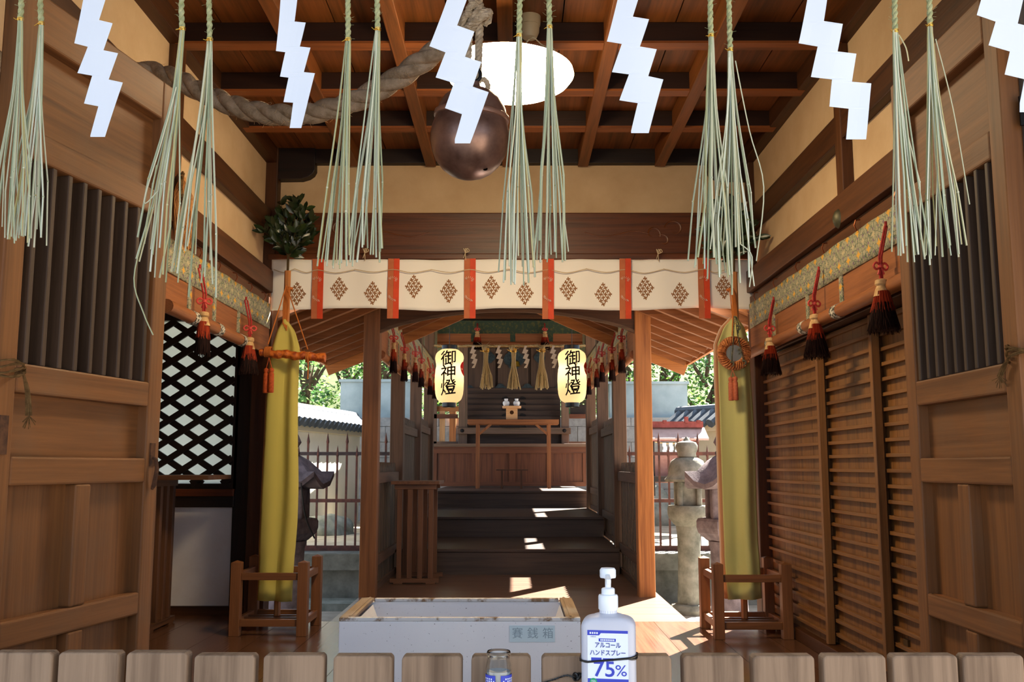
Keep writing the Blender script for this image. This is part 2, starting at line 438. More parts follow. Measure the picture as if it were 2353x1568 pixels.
b = MB().box(wx0 - 0.05, wx1 + 0.03, YW - 0.04, YW + 0.06, wz0 - 0.16, wz0 - 0.04)
struct(b.build('trim_window_rail', WBLK('x'), bevel=0.004), 'dark rail under the lattice window', 'rail')
struct(MB().box(wx0 - 0.05, wx1 + 0.03, YW - 0.06, YW, wz0 - 0.085, wz0 - 0.035).build('trim_sill', wood('#6a3216', '#4a2210', 'x', 0.5), bevel=0.004), 'reddish sill under the lattice window', 'sill')
struct(MB().box(wx0 - 0.4, -1.93, YW, YW + 0.08, 0.06, wz0 - 0.16).build('wall_white_panel', plain('white_panel', '#e2dedd', 0.85, 0.1, c2='#d3cdcb', sc=3)), 'white plaster panel under the lattice window', 'wall')
struct(MB().box(-3.0, -1.7, YW - 0.03, YW + 0.08, 0.0, 0.06).build('baseboard_side_room', WDK('x')), 'dark skirting under the white panel', 'skirting')
# lattice as one window: frame, crossed bars, milky pane
win = thing('window_1', 'black diamond lattice window with milky glass', 'window', (wx1 - 0.5, YW, wz0)); struct(win)
fr = MB(); t = 0.035
fr.box(wx0 - 0.05, wx0, YW - 0.02, YW + 0.05, wz0 - 0.04, wz1 + 0.05); fr.box(wx1, wx1 + 0.035, YW - 0.02, YW + 0.05, wz0 - 0.04, wz1 + 0.05)
fr.box(wx0, wx1, YW - 0.02, YW + 0.05, wz1, wz1 + 0.05); fr.box(wx0, wx1, YW - 0.02, YW + 0.05, wz0 - 0.04, wz0)
fr.build('frame', WBLK('z'), win)
def clip(p, d):
    ts = [-9, 9]
    for k, lo, hi in ((0, wx0, wx1), (1, wz0, wz1)):
        if abs(d[k]) < 1e-9: continue
        a, c = sorted(((lo - p[k]) / d[k], (hi - p[k]) / d[k])); ts = [max(ts[0], a), min(ts[1], c)]
    return ts if ts[1] - ts[0] > 0.01 else None
pw, ph = 69.5 * YW / FPX, 45.2 * YW / FPX
lat = MB(); ux, uz = pw / 2, ph / 2; ln = math.hypot(ux, uz); ux /= ln; uz /= ln
c0 = PY(432, 787, YW)                                           # centre of one opening
for sg, yo in ((1, YW - 0.012), (-1, YW + 0.006)):
    for k in range(-30, 30):
        p = (c0.x + pw / 2 + k * pw, c0.z); d = (ux, sg * uz)
        tt = clip(p, d)
        if tt: lat.bar((p[0] + d[0] * tt[0], yo, p[1] + d[1] * tt[0]), (p[0] + d[0] * tt[1], yo, p[1] + d[1] * tt[1]), 0.018, 0.042, up=(-d[1], 0, d[0]))
lat.build('lattice', WBLK('x'), win)
MB().box(wx0, wx1, YW + 0.03, YW + 0.034, wz0, wz1).build('pane', plain('milky_glass', '#f4faf7', 0.4, 0.4, trans=0.8), win)

# ---- front of the building: posts beside the folding doors, lintel, eaves
for sg in (-1, 1):
    xs = sorted((sg * 1.42, sg * 1.75))
    struct(MB().box(xs[0], xs[1], YF - 0.12, YF + 0.02, -0.6, 2.5).build('trim_jamb', WGRY('z'), bevel=0.006), 'front post beside the folding doors, daylight put into its grey', 'post')
struct(MB().box(-3.1, 3.1, YF - 0.1, YF + 0.02, 2.8, 3.3).build('wall_front', WDK('x')), 'front wall above the doors', 'wall')
struct(MB().box(1.75, 3.1, YF - 0.1, YF + 0.02, -0.6, 2.45).build('wall_front_side', WDK('z')), 'front wall beside the doors', 'wall')
struct(MB().box(-3.1, -1.75, YF - 0.1, YF + 0.02, -0.6, 2.45).build('wall_front_end', WDK('z')), 'front wall beside the doors', 'wall')
struct(MB().box(-3.1, 3.1, YF - 0.08, YF + 0.0, -0.6, -0.05).build('trim_step', WDK('x')), 'wooden front edge of the hall floor', 'edge')
struct(MB().box(XR + 0.2, XR + 0.28, YF, YB + 0.06, -0.3, 2.1).build('wall_right_outer', WDK('z')), 'outer boarding behind the battened panels', 'wall')

# ---- folding doors
DH = dict(top=2.30, r1=2.165, r2t=1.912, r2b=1.83, r3t=1.272, r3b=1.193, r4t=1.026, r4b=0.949, r5t=0.604, r5b=0.535, r6t=0.14, bot=0.03)
def door(name, label, loc, rot, W, face, extra):
    """leaf in its own frame: u along +Y from the hinge, visible face towards face * X."""
    d = thing(name, label, 'door', loc, rot); struct(d)
    T = 0.055; st = 0.075; M = WM[d.name]
    def put(b, nm, mat, **k):
        b.v = [M @ v for v in b.v]; return b.build(nm, mat, d, **k)
    f0, f1 = sorted((0.0, -face * T)); p0, p1 = sorted((-face * 0.036, -face * 0.046))
    H = DH
    for nm, y0, y1 in (('stile', 0, st), ('stile', W - st, W)):
        put(MB().box(f0, f1, y0, y1, H['bot'], H['top']), nm, WDOOR('z'), bevel=0.006)
    for a, c in (('r1', 'top'), ('r2b', 'r2t'), ('r3b', 'r3t'), ('r4b', 'r4t'), ('r5b', 'r5t'), ('bot', 'r6t')):
        put(MB().box(f0, f1, st, W - st, H[a], H[c]), 'rail', WDOOR('y'), bevel=0.006)
    ym = W / 2
    for a, c in (('r5t', 'r4b'), ('r6t', 'r5b')):
        put(MB().box(f0, f1, ym - 0.034, ym + 0.034, H[a], H[c]), 'mullion', WDOOR('z'), bevel=0.006)
        put(MB().box(p0, p1, st, ym - 0.034, H[a], H[c]), 'panel', WDOOR('z')); put(MB().box(p0, p1, ym + 0.034, W - st, H[a], H[c]), 'panel', WDOOR('z'))
    put(MB().box(p0, p1, st, W - st, H['r2t'], H['r1']), 'panel', WDOOR('y'))
    put(MB().box(p0, p1, st, W - st, H['r4t'], H['r3b']), 'panel', WDOOR('y'))
    n = 9; pit = (W - 2 * st) / n
    for i in range(n):
        y = st + (i + 0.5) * pit
        xs = sorted((-face * 0.002, -face * 0.046))
        put(MB().box(xs[0], xs[1], y - 0.009, y + 0.009, H['r3t'], H['r2b']), 'slat', wood('#4a382b', '#34261c', 'z', 0.6), bevel=0.003)  # darker than the door wood: shade of the slat sides put into the colour
    extra(put, T, st, W)
    return d
def latch(put, T, st, W):
    b = MB().box(-0.001, 0.004, W - 0.055, W - 0.028, 1.0, 1.075); put(b, 'latch_plate', plain('rusty_iron', '#4a352b', 0.8, 0.2, 0.4, c2='#6b4a35', sc=40))
    b = MB().tube([(0.006, W - 0.042, 1.03), (0.016, W - 0.04, 1.02), (0.02, W - 0.04, 0.99), (0.013, W - 0.041, 0.94), (0.006, W - 0.041, 0.925)], [0.004, 0.006, 0.007, 0.008, 0.004], 6)
    put(b, 'latch_hook', MATS['rusty_iron'], smooth=1)
    b = MB().box(-0.001, 0.006, 0.02, 0.05, 1.03, 1.13); put(b, 'hinge', MATS['rusty_iron'])
def noextra(put, T, st, W): pass
door('door_1', 'slatted and panelled wooden door leaf folded in on the left, latch at its edge', (-1.320, 2.431, 0), -math.radians(11), 0.77, 1, latch)
door('door_2', 'slatted and panelled wooden door leaf folded in on the right, no latch', (1.3, 2.451, 0), 0.0, 0.716, -1, noextra)
# second leaf folded flat behind the right one: only its grey edge shows
d = MB().box(1.352, 1.397, 2.43, 3.13, 0.03, 2.3)
o = struct(d.build('door_3', WGRY('z'), bevel=0.005), 'grey edge of the second leaf folded behind the right door', 'door'); 
for z in (1.93, 1.25, 0.62):
    MB().box(1.335, 1.36, 2.424, 2.43, z - 0.04, z + 0.04).build('hinge', IRON, o)
    MB().box(1.372, 1.38, 2.424, 2.43, z - 0.04, z + 0.04).build('hinge', IRON, o)
# twine tied round the hinge stiles
def twine(c, r, label, tail):
    b = MB()
    for k in range(4):
        pts = [(c[0] + (r + 0.004 * RND.random()) * 1.0 * math.cos(a), c[1] + r * 0.9 * math.sin(a), c[2] + 0.008 * k - 0.01 + 0.01 * math.sin(2 * a + k)) for a in [i * math.pi / 10 for i in range(21)]]
        b.rope(pts, 0.0045, 2, 0.02, 5)
    for k in range(3):
        q = Vector(tail[0])
        b.tube(spline([q, Vector(tail[1]) + Vector((0.004 * k, 0.002, 0)), Vector(tail[2]) + Vector((0.006 * k - 0.006, 0, 0))], 5), 0.003, 5)
    for k in range(14):
        q = Vector(tail[2]); e = q + Vector((RND.uniform(-0.02, 0.02), RND.uniform(-0.01, 0.01), -RND.uniform(0.01, 0.035)))
        b.tube([q, e], 0.0009, 4)
    return tag(b.build('twine_loop', JUTE, smooth=1), label, 'twine')
hy = 2.431
a = Vector((-1.32, hy + 0.02, 1.245)); twine(a, 0.055, 'frayed brown twine looped round the left door stile', [(-1.262, hy + 0.02, 1.24), (-1.262, hy + 0.04, 1.19), (-1.255, hy + 0.05, 1.13)])
a = Vector((1.345, 2.46, 1.29)); twine(a, 0.062, 'frayed brown twine looped round the right door stile', [(1.285, 2.47, 1.28), (1.283, 2.5, 1.26), (1.284, 2.52, 1.235)])

# ---- battened sliding panels on the right
def batten(label, x, y0, y1, z0=0.07, z1=1.72, lock=False):
    d = thing('sliding_panel', label, 'panel', (x, (y0 + y1) / 2, z0), 0, 'battened panels along the right wall')
    for ya, yb in ((y0, y0 + 0.035), (y1 - 0.035, y1)): MB().box(x, x + 0.04, ya, yb, z0, z1).build('stile', WPAN('z'), d, bevel=0.003)
    bo = MB(); n = round((y1 - y0) / 0.16)
    for i in range(n):
        a = y0 + 0.035 + (y1 - y0 - 0.07) * i / n; c = y0 + 0.035 + (y1 - y0 - 0.07) * (i + 1) / n
        bo.box(x + 0.024, x + 0.036, a + 0.001, c - 0.001, z0, z1)
    bo.build('board', WPAN('z'), d)
    for i in range(23):
        z = z0 + 0.05 + i * 0.0716
        if z < z1 - 0.02: MB().box(x + 0.001, x + 0.024, y0 + 0.035, y1 - 0.035, z - 0.009, z + 0.009).build('batten', WPAN('y'), d, bevel=0.002)
    if lock:
        MB().box(x + 0.012, x + 0.026, y1 - 0.2, y1 - 0.15, z0 + 0.1, z0 + 0.16).build('lock_plate', plain('dull_brass', '#5a4326', 0.5, 0.4, 0.5), d)
    return d
batten('battened wooden sliding panel nearest the back corner post, standing proud of the next', 1.655, 5.2, 6.38)
batten('battened wooden sliding panel in the middle of the right wall', 1.70, 4.52, 5.29)
batten('battened wooden sliding panel partly behind the folded right door, small lock plate low down', 1.745, 3.4, 4.61, lock=True)
struct(MB().box(XR + 0.03, XR + 0.2, 3.0, YB - 0.06, 0.0, 0.068).build('trim_track', WDK('y'), bevel=0.004), 'dark floor track under the sliding panels', 'track')
struct(MB().box(XR + 0.035, XR + 0.2, 3.0, YB - 0.06, 1.725, 2.04).build('trim_head_track', WDK('y'), bevel=0.004), 'dark head track above the sliding panels', 'track')

# ================================================================== front: straw rope, paper streamers, straw tassels
YS = 2.15
zr = PY(1176, -48, YS).z
path = [(-1.62 + 0.0324 * i, YS + 0.012 * math.sin(i * 0.31) + 0.11 * max(0, abs(i - 50) - 42) / 8, zr + 0.018 * abs(math.sin(i * 0.03 + 0.3)) - 0.006) for i in range(101)]
sm = MB().rope(path, 0.034, 3, 0.16, 10)
sm = tag(sm.build('straw_rope', CORDG, smooth=1), 'thick twisted straw rope stretched across above the folding doors', 'rope')

SH = [
 [[(204, -60), (262, -60), (201, 107.5), (170, 99.5)], [(227, 46), (258, 53.5), (212, 174), (178, 168)], [(237, 115.4), (270.5, 122.4), (227, 244.5), (194, 238)], [(250, 182.7), (282.6, 189.8), (241.4, 314.8), (208, 311.6)]],
 [[(649, -50), (690, -50), (655.6, 120), (634, 117.3)], [(676, 49.5), (701.5, 52), (664, 178.6), (644.4, 176)], [(688.8, 107), (713.2, 109.7), (673.5, 236.2), (651.5, 234.7)], [(699, 165.8), (724.5, 168.4), (691.3, 294.4), (664.8, 294.4)]],
 [[(1045, -46), (1089, -42), (1023.6, 120.5), (986.3, 106.2)], [(1049.5, 58.4), (1089, 72.7), (1044.3, 191), (1002, 178)], [(1068.6, 130.5), (1106.5, 142.5), (1061.3, 262.5), (1022.7, 248.7)], [(1087.2, 199.3), (1123.7, 212), (1079.5, 329.6), (1044.3, 320.4)]],
 [[(1430, -42), (1480, -42), (1428, 101), (1393.8, 95.4)], [(1453.5, 38.3), (1490.7, 44.4), (1445.8, 171), (1406.5, 165.8)], [(1469.8, 107), (1508.6, 113.3), (1466.2, 237.2), (1424, 230.6)], [(1490.2, 175), (1524.9, 182.7), (1490.2, 306), (1449.9, 301)]],
 [[(1864, -44), (1908, -44), (1878.5, 107), (1834.6, 99.5)], [(1892.3, 48.5), (1935.7, 55), (1912.7, 182.7), (1864.2, 177)], [(1924.4, 118.4), (1967.8, 123.5), (1950, 250), (1906, 245)], [(1958.6, 187.8), (2003, 191.8), (1989.2, 320.4), (1943.3, 318.9)]],
 [[(2266, -40), (2358, -30), (2287.3, 49.7), (2244, 34.6)], [(2338, 54.3), (2386, 66), (2319.7, 118.4), (2270.6, 104)], [(2372, 121), (2420, 133), (2353, 182), (2307.7, 171.3)], [(2405, 190), (2452, 202), (2412, 258), (2343, 237)]],
]
SHL = ['white zigzag paper streamer farthest left, in front of the left door top', 'white zigzag paper streamer hanging in front of the sagging thick rope',
       'white zigzag paper streamer hanging in front of the round bell', 'white zigzag paper streamer to the right of the glowing ceiling lamp',
       'white zigzag paper streamer in front of the right plaster wall', 'white zigzag paper streamer cut by the right edge of the view']
def shide(quads, Y, label, group, curl=1.0, mat=PAPER, name='paper_streamer', conv=None):
    # outline of the folded strip: down its left notches, down its right ones, row by row so it can bow a little
    Lp = [quads[0][0]]; Rp = []
    for q in quads: Lp += [q[3], q[2]]; Rp += [q[0], q[1]] if Rp else [q[1]]
    Rp.append(quads[-1][2]); Lp = Lp[:-1]
    def at(path, y):
        for (x0, y0), (x1, y1) in zip(path[:-1], path[1:]):
            if min(y0, y1) - 1e-6 <= y <= max(y0, y1) + 1e-6: return x0 + (x1 - x0) * (0.5 if abs(y1 - y0) < 1e-6 else (y - y0) / (y1 - y0))
        return path[0][0] if y < path[0][1] else path[-1][0]
    ys_ = sorted({round(y, 3) for _, y in Lp + Rp}); rows = []
    for y0, y1 in zip(ys_[:-1], ys_[1:]):
        n_ = max(1, int((y1 - y0) / 9)); rows += [y0 + (y1 - y0) * k / n_ for k in range(n_)]
    rows.append(ys_[-1]); b = MB(); vs = []; w0 = max(1e-6, abs(quads[0][1][0] - quads[0][0][0]))
    for y in rows:
        l, r = at(Lp, y), at(Rp, y)
        for k in range(5):
            x = l + (r - l) * k / 4
            vs.append(PY(x + 0.9 * curl * math.sin(y / w0 * 1.1), y, Y - 0.002 * curl * math.sin(y / w0) - 0.0015 * curl * math.sin(x / w0 * 2.2)))
    b.add(vs, [(5 * i + k, 5 * i + k + 1, 5 * i + k + 6, 5 * i + k + 5) for i in range(len(rows) - 1) for k in range(4)])
    return tag(b.build(name, mat, solid=0.0006 * max(curl, 0.5)), label, 'paper streamer', group)
for q, l in zip(SH, SHL): shide(q, YS - 0.045, l, 'paper streamers on the front straw rope')

def straw_tassel(tie, ends, label, group, Y=YS, n=26, seed=0, cordtop=-32, mat=STRAW, cordmat=CORDG, px=4.6, extra=(), parts=True):
    """tie: where the strands are bound (px); ends: (x0, x1, y0, y1) spread of the lower tips (px)."""
    rr = random.Random(seed)
    P = lambda x, y, dy=0.0: PY(x, y, Y + dy)
    base = P(*tie); u = Y / FPX
    t = thing('straw_tassel', label, 'straw tassel', P(tie[0], cordtop), 0, group)
    top = P(tie[0] + rr.uniform(-4, 4), cordtop)
    cp = spline([top, (top + base) / 2 + Vector((rr.uniform(-3, 3) * u, 0, 0)), base], 10)
    c = MB().rope(cp, 7.5 * u, 2, 34 * u, 8, rs=4.8 * u)
    for k in range(12):
        q = cp[rr.randrange(2, len(cp) - 1)]; a = rr.choice((-1, 1))
        c.tube([q, q + Vector((a * rr.uniform(6, 17) * u, rr.uniform(-8, 0) * u, rr.uniform(-8, 12) * u))], 0.35 * u, 3)
    c.build('cord', cordmat, t, smooth=1)
    wv = MB()
    for k in range(3):
        wv.tube([base + Vector((7 * u * math.cos(a), 7 * u * math.sin(a), (k - 1) * 2.4 * u + 1.2 * u * math.sin(a + k))) for a in [i * math.pi / 6 for i in range(13)]], 0.9 * u, 5)
    e = base + Vector((-8 * u, -4 * u, -2 * u)); wv.tube([base + Vector((-5 * u, -5 * u, 0)), e, e + Vector((-6 * u, -2 * u, rr.uniform(-6, 6) * u))], 0.8 * u, 5)
    wv.build('wire_tie', BRASS, t, smooth=1)
    s = MB()
    for k in range(n):
        f = (k + rr.random()) / n
        x1 = ends[0] + (ends[1] - ends[0]) * f + rr.gauss(0, 3 if Y < 5 else 1); y1 = rr.uniform(ends[2], ends[3]) - ((40 if Y < 5 else 8) * rr.random() if rr.random() < 0.3 else 0)
        fx = (f - 0.5) * 2
        p0 = P(tie[0] + fx * 5, tie[1] + rr.uniform(-4, 3), rr.uniform(-5, 5) * u)
        dep = rr.uniform(-26, 26) * u * (0.3 if Y > 5 else 1)
        mid = 0.25 + 0.1 * rr.random()
        sp = 0.16 + 0.14 * rr.random()
        xa = tie[0] + (x1 - tie[0]) * sp + rr.gauss(0, 1.5); ya = tie[1] + (y1 - tie[1]) * mid
        kx = rr.gauss(0, 5 if Y < 5 else 1); tb = 0.62 + 0.2 * rr.random()
        xb = tie[0] + (x1 - tie[0]) * (0.68 + 0.1 * rr.random()) + kx; yb = tie[1] + (y1 - tie[1]) * tb
        pts = [p0, P(xa, ya, dep * 0.4), P(xb, yb, dep * 0.8), P(x1, y1, dep)]
        sm_ = spline(pts[:3], 4); pts = sm_ + [pts[3]]
        r = px * u * rr.uniform(0.36, 0.58)
        s.tube(pts, [r * 0.7] + [r] * (len(pts) - 2) + [r * 0.95], 6)
        if rr.random() < 0.6:
            q = P(xb, yb, dep * 0.8); dr = (pts[-1] - pts[-2]).normalized()
            s.tube([q - dr * 1.6 * u, q + dr * 1.6 * u], r * 1.25, 6)
    for pl in extra:
        s.tube(spline([P(x, y, -0.012) for x, y in pl], 5), 1.5 * u, 5)
    s.build('straws', mat, t, smooth=1)
    return t
TS = [((47, 45), (-30, 72, 540, 566), 'straw tassel farthest left, cut by the left edge'), ((95, 55), (8, 108, 535, 572), 'straw tassel just left of the first zigzag streamer'),
      ((419, 67), (308, 402, 560, 668), 'long splayed straw tassel in front of the left wall post, knotted to its neighbour'), ((482, 92), (392, 498, 590, 692), 'straw tassel hanging beside the left wall post, right one of its pair'),
      ((800, 92), (726, 806, 590, 622), 'straw tassel left one of the pair between the thick rope and bell'), ((868, 68), (800, 882, 560, 622), 'straw tassel right one of the pair between the thick rope and bell'),
      ((1193, 82), (1146, 1232, 612, 658), 'straw tassel hanging in front of the lamp, nearer the bell'), ((1263, 63), (1222, 1308, 575, 612), 'straw tassel hanging in front of the lamp, farther from the bell'),
      ((1634, 82), (1578, 1690, 590, 642), 'straw tassel in front of the right leafy branch, left one of its pair'), ((1678, 115), (1632, 1748, 560, 682), 'straw tassel with one stray bent straw, in front of the right leafy branch'),
      ((2057, 72), (2048, 2140, 575, 606), 'straw tassel in front of the right door, left one of its pair'), ((2137, 58), (2112, 2226, 560, 610), 'straw tassel in front of the right door, right one of its pair')]
EX = {2: [[(405, 200), (370, 330), (331, 463), (362, 440)], [(360, 380), (335, 520), (308, 640), (330, 720), (352, 770)]], 9: [[(1690, 140), (1722, 300), (1755, 430), (1738, 600)], [(1700, 560), (1728, 590), (1722, 660)]], 11: [[(2150, 90), (2190, 250), (2228, 470)]], 10: [[(2066, 80), (2082, 110), (2088, 140)]]}
for i, (a, e, l) in enumerate(TS): straw_tassel(a, e, l, 'straw tassels on the front straw rope', n=15 + (i * 5) % 5, seed=40 + i, extra=EX.get(i, ()), Y=YS + (0.01 if i % 2 else -0.01))

# ================================================================== bell and its ropes
YBL = 3.5
bc = PY(1079, 322, YBL); u = YBL / FPX
bell = thing('bell', 'big round copper bell hanging before the ceiling lamp', 'bell', bc)
tilt = Matrix.Rotation(math.radians(5), 3, 'Y') @ Matrix.Rotation(math.radians(4), 3, 'X')
R = 94 * u
COPPER = plain('dark_copper', '#8f7268', 0.34, 0.5, 0.6, c2='#62483f', sc=9, bmp=0.08, bsc=9, bdist=0.01)
prof = [(R * a, R * z) for a, z in ((0.02, -1.02), (0.2, -1.0), (0.42, -0.93), (0.62, -0.8), (0.8, -0.6), (0.93, -0.34), (0.995, -0.05), (1.0, 0.1), (0.975, 0.3), (0.93, 0.46), (0.905, 0.56))]
MB().lathe(prof, bc, 48, tilt, True, True).build('lower_bowl', COPPER, bell, smooth=1, sharp=50)
prof = [(R * a, R * z) for a, z in ((0.9, 0.52), (0.955, 0.54), (0.965, 0.6), (0.95, 0.66), (0.9, 0.69))]
MB().lathe(prof, bc, 48, tilt).build('rim_band', plain('copper_band', '#9a7565', 0.4, 0.5, 0.45, c2='#7d5c50', sc=12), bell, smooth=1, sharp=50)
prof = [(R * a, R * z) for a, z in ((0.89, 0.66), (0.85, 0.84), (0.74, 1.05), (0.56, 1.22), (0.32, 1.33), (0.16, 1.37), (0.13, 1.5), (0.05, 1.52))]
MB().lathe(prof, bc, 48, tilt).build('upper_dome', COPPER, bell, smooth=1, sharp=50)
h = PY(1115, 388, YBL - R * 0.62)
b = MB()
slit = [PY(1052 + 63 * t, 404 - 16 * t, YBL - R * (0.42 + 0.22 * t)) for t in (0, 0.25, 0.5, 0.75, 1)]
def onb(x, y):                                                  # point on the bowl under a sight line
    d = ray(x, y).normalized(); o_ = EYE - bc; bq = o_.dot(d); cq = o_.length_squared - (R * 1.0) ** 2; ds = bq * bq - cq
    return EYE + d * (-bq - math.sqrt(max(ds, 0.0)))
b.tube([onb(1052 + 62 * t, 404 - 15 * t) for t in (0, 0.2, 0.4, 0.6, 0.8, 1)], 0.0016, 5)
b.lathe([(0.009, -0.002), (0.009, 0.002)], onb(1115, 388), 12, Matrix.Rotation(math.radians(55), 3, 'X'))
b.build('sound_slit', plain('dark_gap', '#050404', 0.9, 0.0), bell)
top = bc + tilt @ Vector((0, 0, R * 1.5))
lug = MB()
ring = [top + Vector((0.022 * math.cos(a), 0.0, 0.03 + 0.026 * math.sin(a))) for a in [i * math.pi / 8 for i in range(17)]]
lug.tube(ring, 0.007, 8); lug.build('ring', IRON, bell, smooth=1)
# hanging rope with its knot
kc = PY(1096, 38, YBL)
tp = Vector((kc.x - 0.01, YBL, ZC - 0.06))
hr = thing('hanging_rope', 'doubled rope with a big knot above the copper bell', 'rope', top)
b = MB()
for dx in (-12, 10):
    pts = spline([PY(1090 + dx * 0.4, 236, YBL), PY(1088 + dx, 170, YBL), PY(1090 + dx * 1.1, 90, YBL), PY(1094 + dx * 0.8, 40, YBL), tp + Vector((dx * u, 0, 0))], 14)
    b.rope(pts, 10.5 * u, 3, 40 * u, 7)
b.build('strands', HEMP, hr, smooth=1)
kn = MB()
for q, (rx, rz, ox, oz, ph) in enumerate(((24, 17, 4, 0, 0.0), (18, 24, -8, 6, 0.8), (22, 20, 10, -10, 1.9), (20, 14, -14, -16, 2.6))):
    pts = [kc + Vector(((ox + rx * math.cos(a)) * u, (-14 + 12 * math.sin(2 * a + ph)) * u, (oz + rz * math.sin(a + ph)) * u)) for a in [i * math.pi / 14 for i in range(29)]]
    kn.rope(pts, 8.5 * u, 3, 34 * u, 7)
kn.rope([kc + Vector((20 * u, -6 * u, 4 * u)), kc + Vector((32 * u, -8 * u, -6 * u)), kc + Vector((30 * u, -8 * u, -16 * u)), kc + Vector((18 * u, -6 * u, -24 * u))], 9 * u, 3, 34 * u, 7)
kn.build('knot', HEMP, hr, smooth=1)
lp = MB(); lc = PY(1112, 195, YBL)
lp.rope(spline([lc + Vector((-26 * u, 0, 8 * u)), lc + Vector((0, -0.005, 12 * u)), lc + Vector((10 * u, 0, -4 * u)), lc + Vector((2 * u, 0, -16 * u)), lc + Vector((-20 * u, 0, -26 * u))], 6), 7 * u, 3, 26 * u, 7)
lp.build('loop', HEMP, hr, smooth=1)
# thick rope slung up to the left wall
P = [PY(1068, 40, 3.52), PY(1035, 92, 3.52), PY(985, 130, 3.54), PY(900, 188, 3.6), PY(800, 238, 3.66), PY(700, 262, 3.72), PY(620, 262, 3.76), PY(540, 244, 3.8), PY(470, 214, 3.85), PY(405, 182, 3.9), PY(355, 166, 3.95), PY(318, 166, 3.93), PY(300, 196, 3.9)]
sp = spline(P, 14)
tr = thing('thick_rope', 'very thick old twisted rope sagging from the bell to the left wall', 'rope', sp[60])
MB().rope(sp, 0.046, 3, 0.30, 12, rs=0.0265).build('strands', plain('old_thick_rope', '#988571', 0.9, 0.1, c2='#75634f', sc=24, bmp=0.8, bsc=120, bdist=0.006), tr, smooth=1)
fz = MB()
for k in range(420):
    q = sp[RND.randrange(4, len(sp) - 4)]; a = RND.uniform(0, 6.28)
    s_ = q + Vector((0, math.cos(a) * 0.043, math.sin(a) * 0.043 - 0.002)); e = s_ + Vector((RND.uniform(-0.02, 0.02), RND.uniform(-0.01, 0.01), RND.uniform(-0.018, 0.008)))
    fz.tube([s_, e], 0.0006, 3)
tag(fz.build('fuzz', plain('rope_fibre', '#b3936c', 0.9, 0.1), tr), kind='stuff')
# frayed straw tuft on the left wall post
tf = thing('straw_tuft', 'frayed orange-brown straw bunch hanging on the left wall post', 'straw bunch', PX(425, 430, XL + 0.07))
b = MB(); q0 = PX(418, 405, XL + 0.05)
for k in range(150):
    e = PX(RND.uniform(402, 440), RND.uniform(500, 578), XL + RND.uniform(0.04, 0.14)); m_ = q0.lerp(e, 0.5) + Vector((RND.uniform(-0.02, 0.03), RND.uniform(-0.05, 0.05), 0.02))
    b.tube(spline([q0 + Vector((RND.uniform(-0.01, 0.01), RND.uniform(-0.02, 0.02), 0)), m_, e], 4), 0.0016, 4)
b.build('straws', island('orange_straw', ['#c08448', '#a86c34', '#d39a5c', '#8f5a2c']), tf)
MB().rope(spline([PX(420, 398, XL + 0.04), PX(414, 440, XL + 0.1), PX(428, 470, XL + 0.1), PX(416, 490, XL + 0.05)], 6), 0.012, 3, 0.06, 6).build('cord', JUTE, tf, smooth=1)

# ================================================================== ceiling lamp
YLp = 4.35
lc = PY(1169, 188, YLp); u = YLp / FPX
lamp = thing('ceiling_lamp', 'round white glowing pendant lamp shade under the boarded ceiling', 'lamp', lc)
m, nt, bs = nodes('glowing_shade')
bs.inputs['Base Color'].default_value = lin('#f5ead2'); bs.inputs['Emission Color'].default_value = (1.0, 0.77, 0.46, 1); bs.inputs['Emission Strength'].default_value = 68.0
R = 156 * u
tl = Matrix.Rotation(math.radians(2), 3, 'Y')
prof = [(R * a, R * z) for a, z in ((0.02, -0.20), (0.3, -0.19), (0.55, -0.15), (0.78, -0.07), (0.93, 0.03), (1.0, 0.13), (0.985, 0.19), (0.86, 0.24), (0.6, 0.29), (0.3, 0.31))]
MB().lathe(prof[:7], lc, 48, tl, True, False).build('shade', m, lamp, smooth=1)
MB().lathe(prof[6:], lc, 48, tl, False, True).build('top_cover', plain('cream_enamel', '#b9ac92', 0.6, 0.3), lamp, smooth=1)
top = lc + Vector((0, 0, R * 0.32))
cp = PZ(1217, 66, ZC - 0.06)
cc = Vector((cp.x, cp.y, 0))
MB().lathe([(0.052, ZC - 0.045), (0.054, ZC), ], cc, 24).build('ceiling_plate', plain('old_ivory_plastic', '#b8a888', 0.5, 0.4), lamp, smooth=1)
MB().lathe([(0.012, ZC - 0.115), (0.034, ZC - 0.108), (0.046, ZC - 0.08), (0.048, ZC - 0.045), (0.03, ZC - 0.045)], cc, 24).build('ceiling_cup', MATS['old_ivory_plastic'], lamp, smooth=1)
b = MB(); q = Vector((cp.x, cp.y, ZC - 0.112))
b.tube(spline([q, PY(1228, 88, cp.y - 0.02), PY(1247, 104, lc.y + 0.08), PY(1275, 116, lc.y + 0.02), lc + Vector((R * 0.55, 0, R * 0.29))], 8), 0.003, 6)
b.tube([q, lc + Vector((0, 0, R * 0.31))], 0.0035, 6)
b.build('cord', plain('white_flex', '#d8cba8', 0.6, 0.3), lamp, smooth=1)

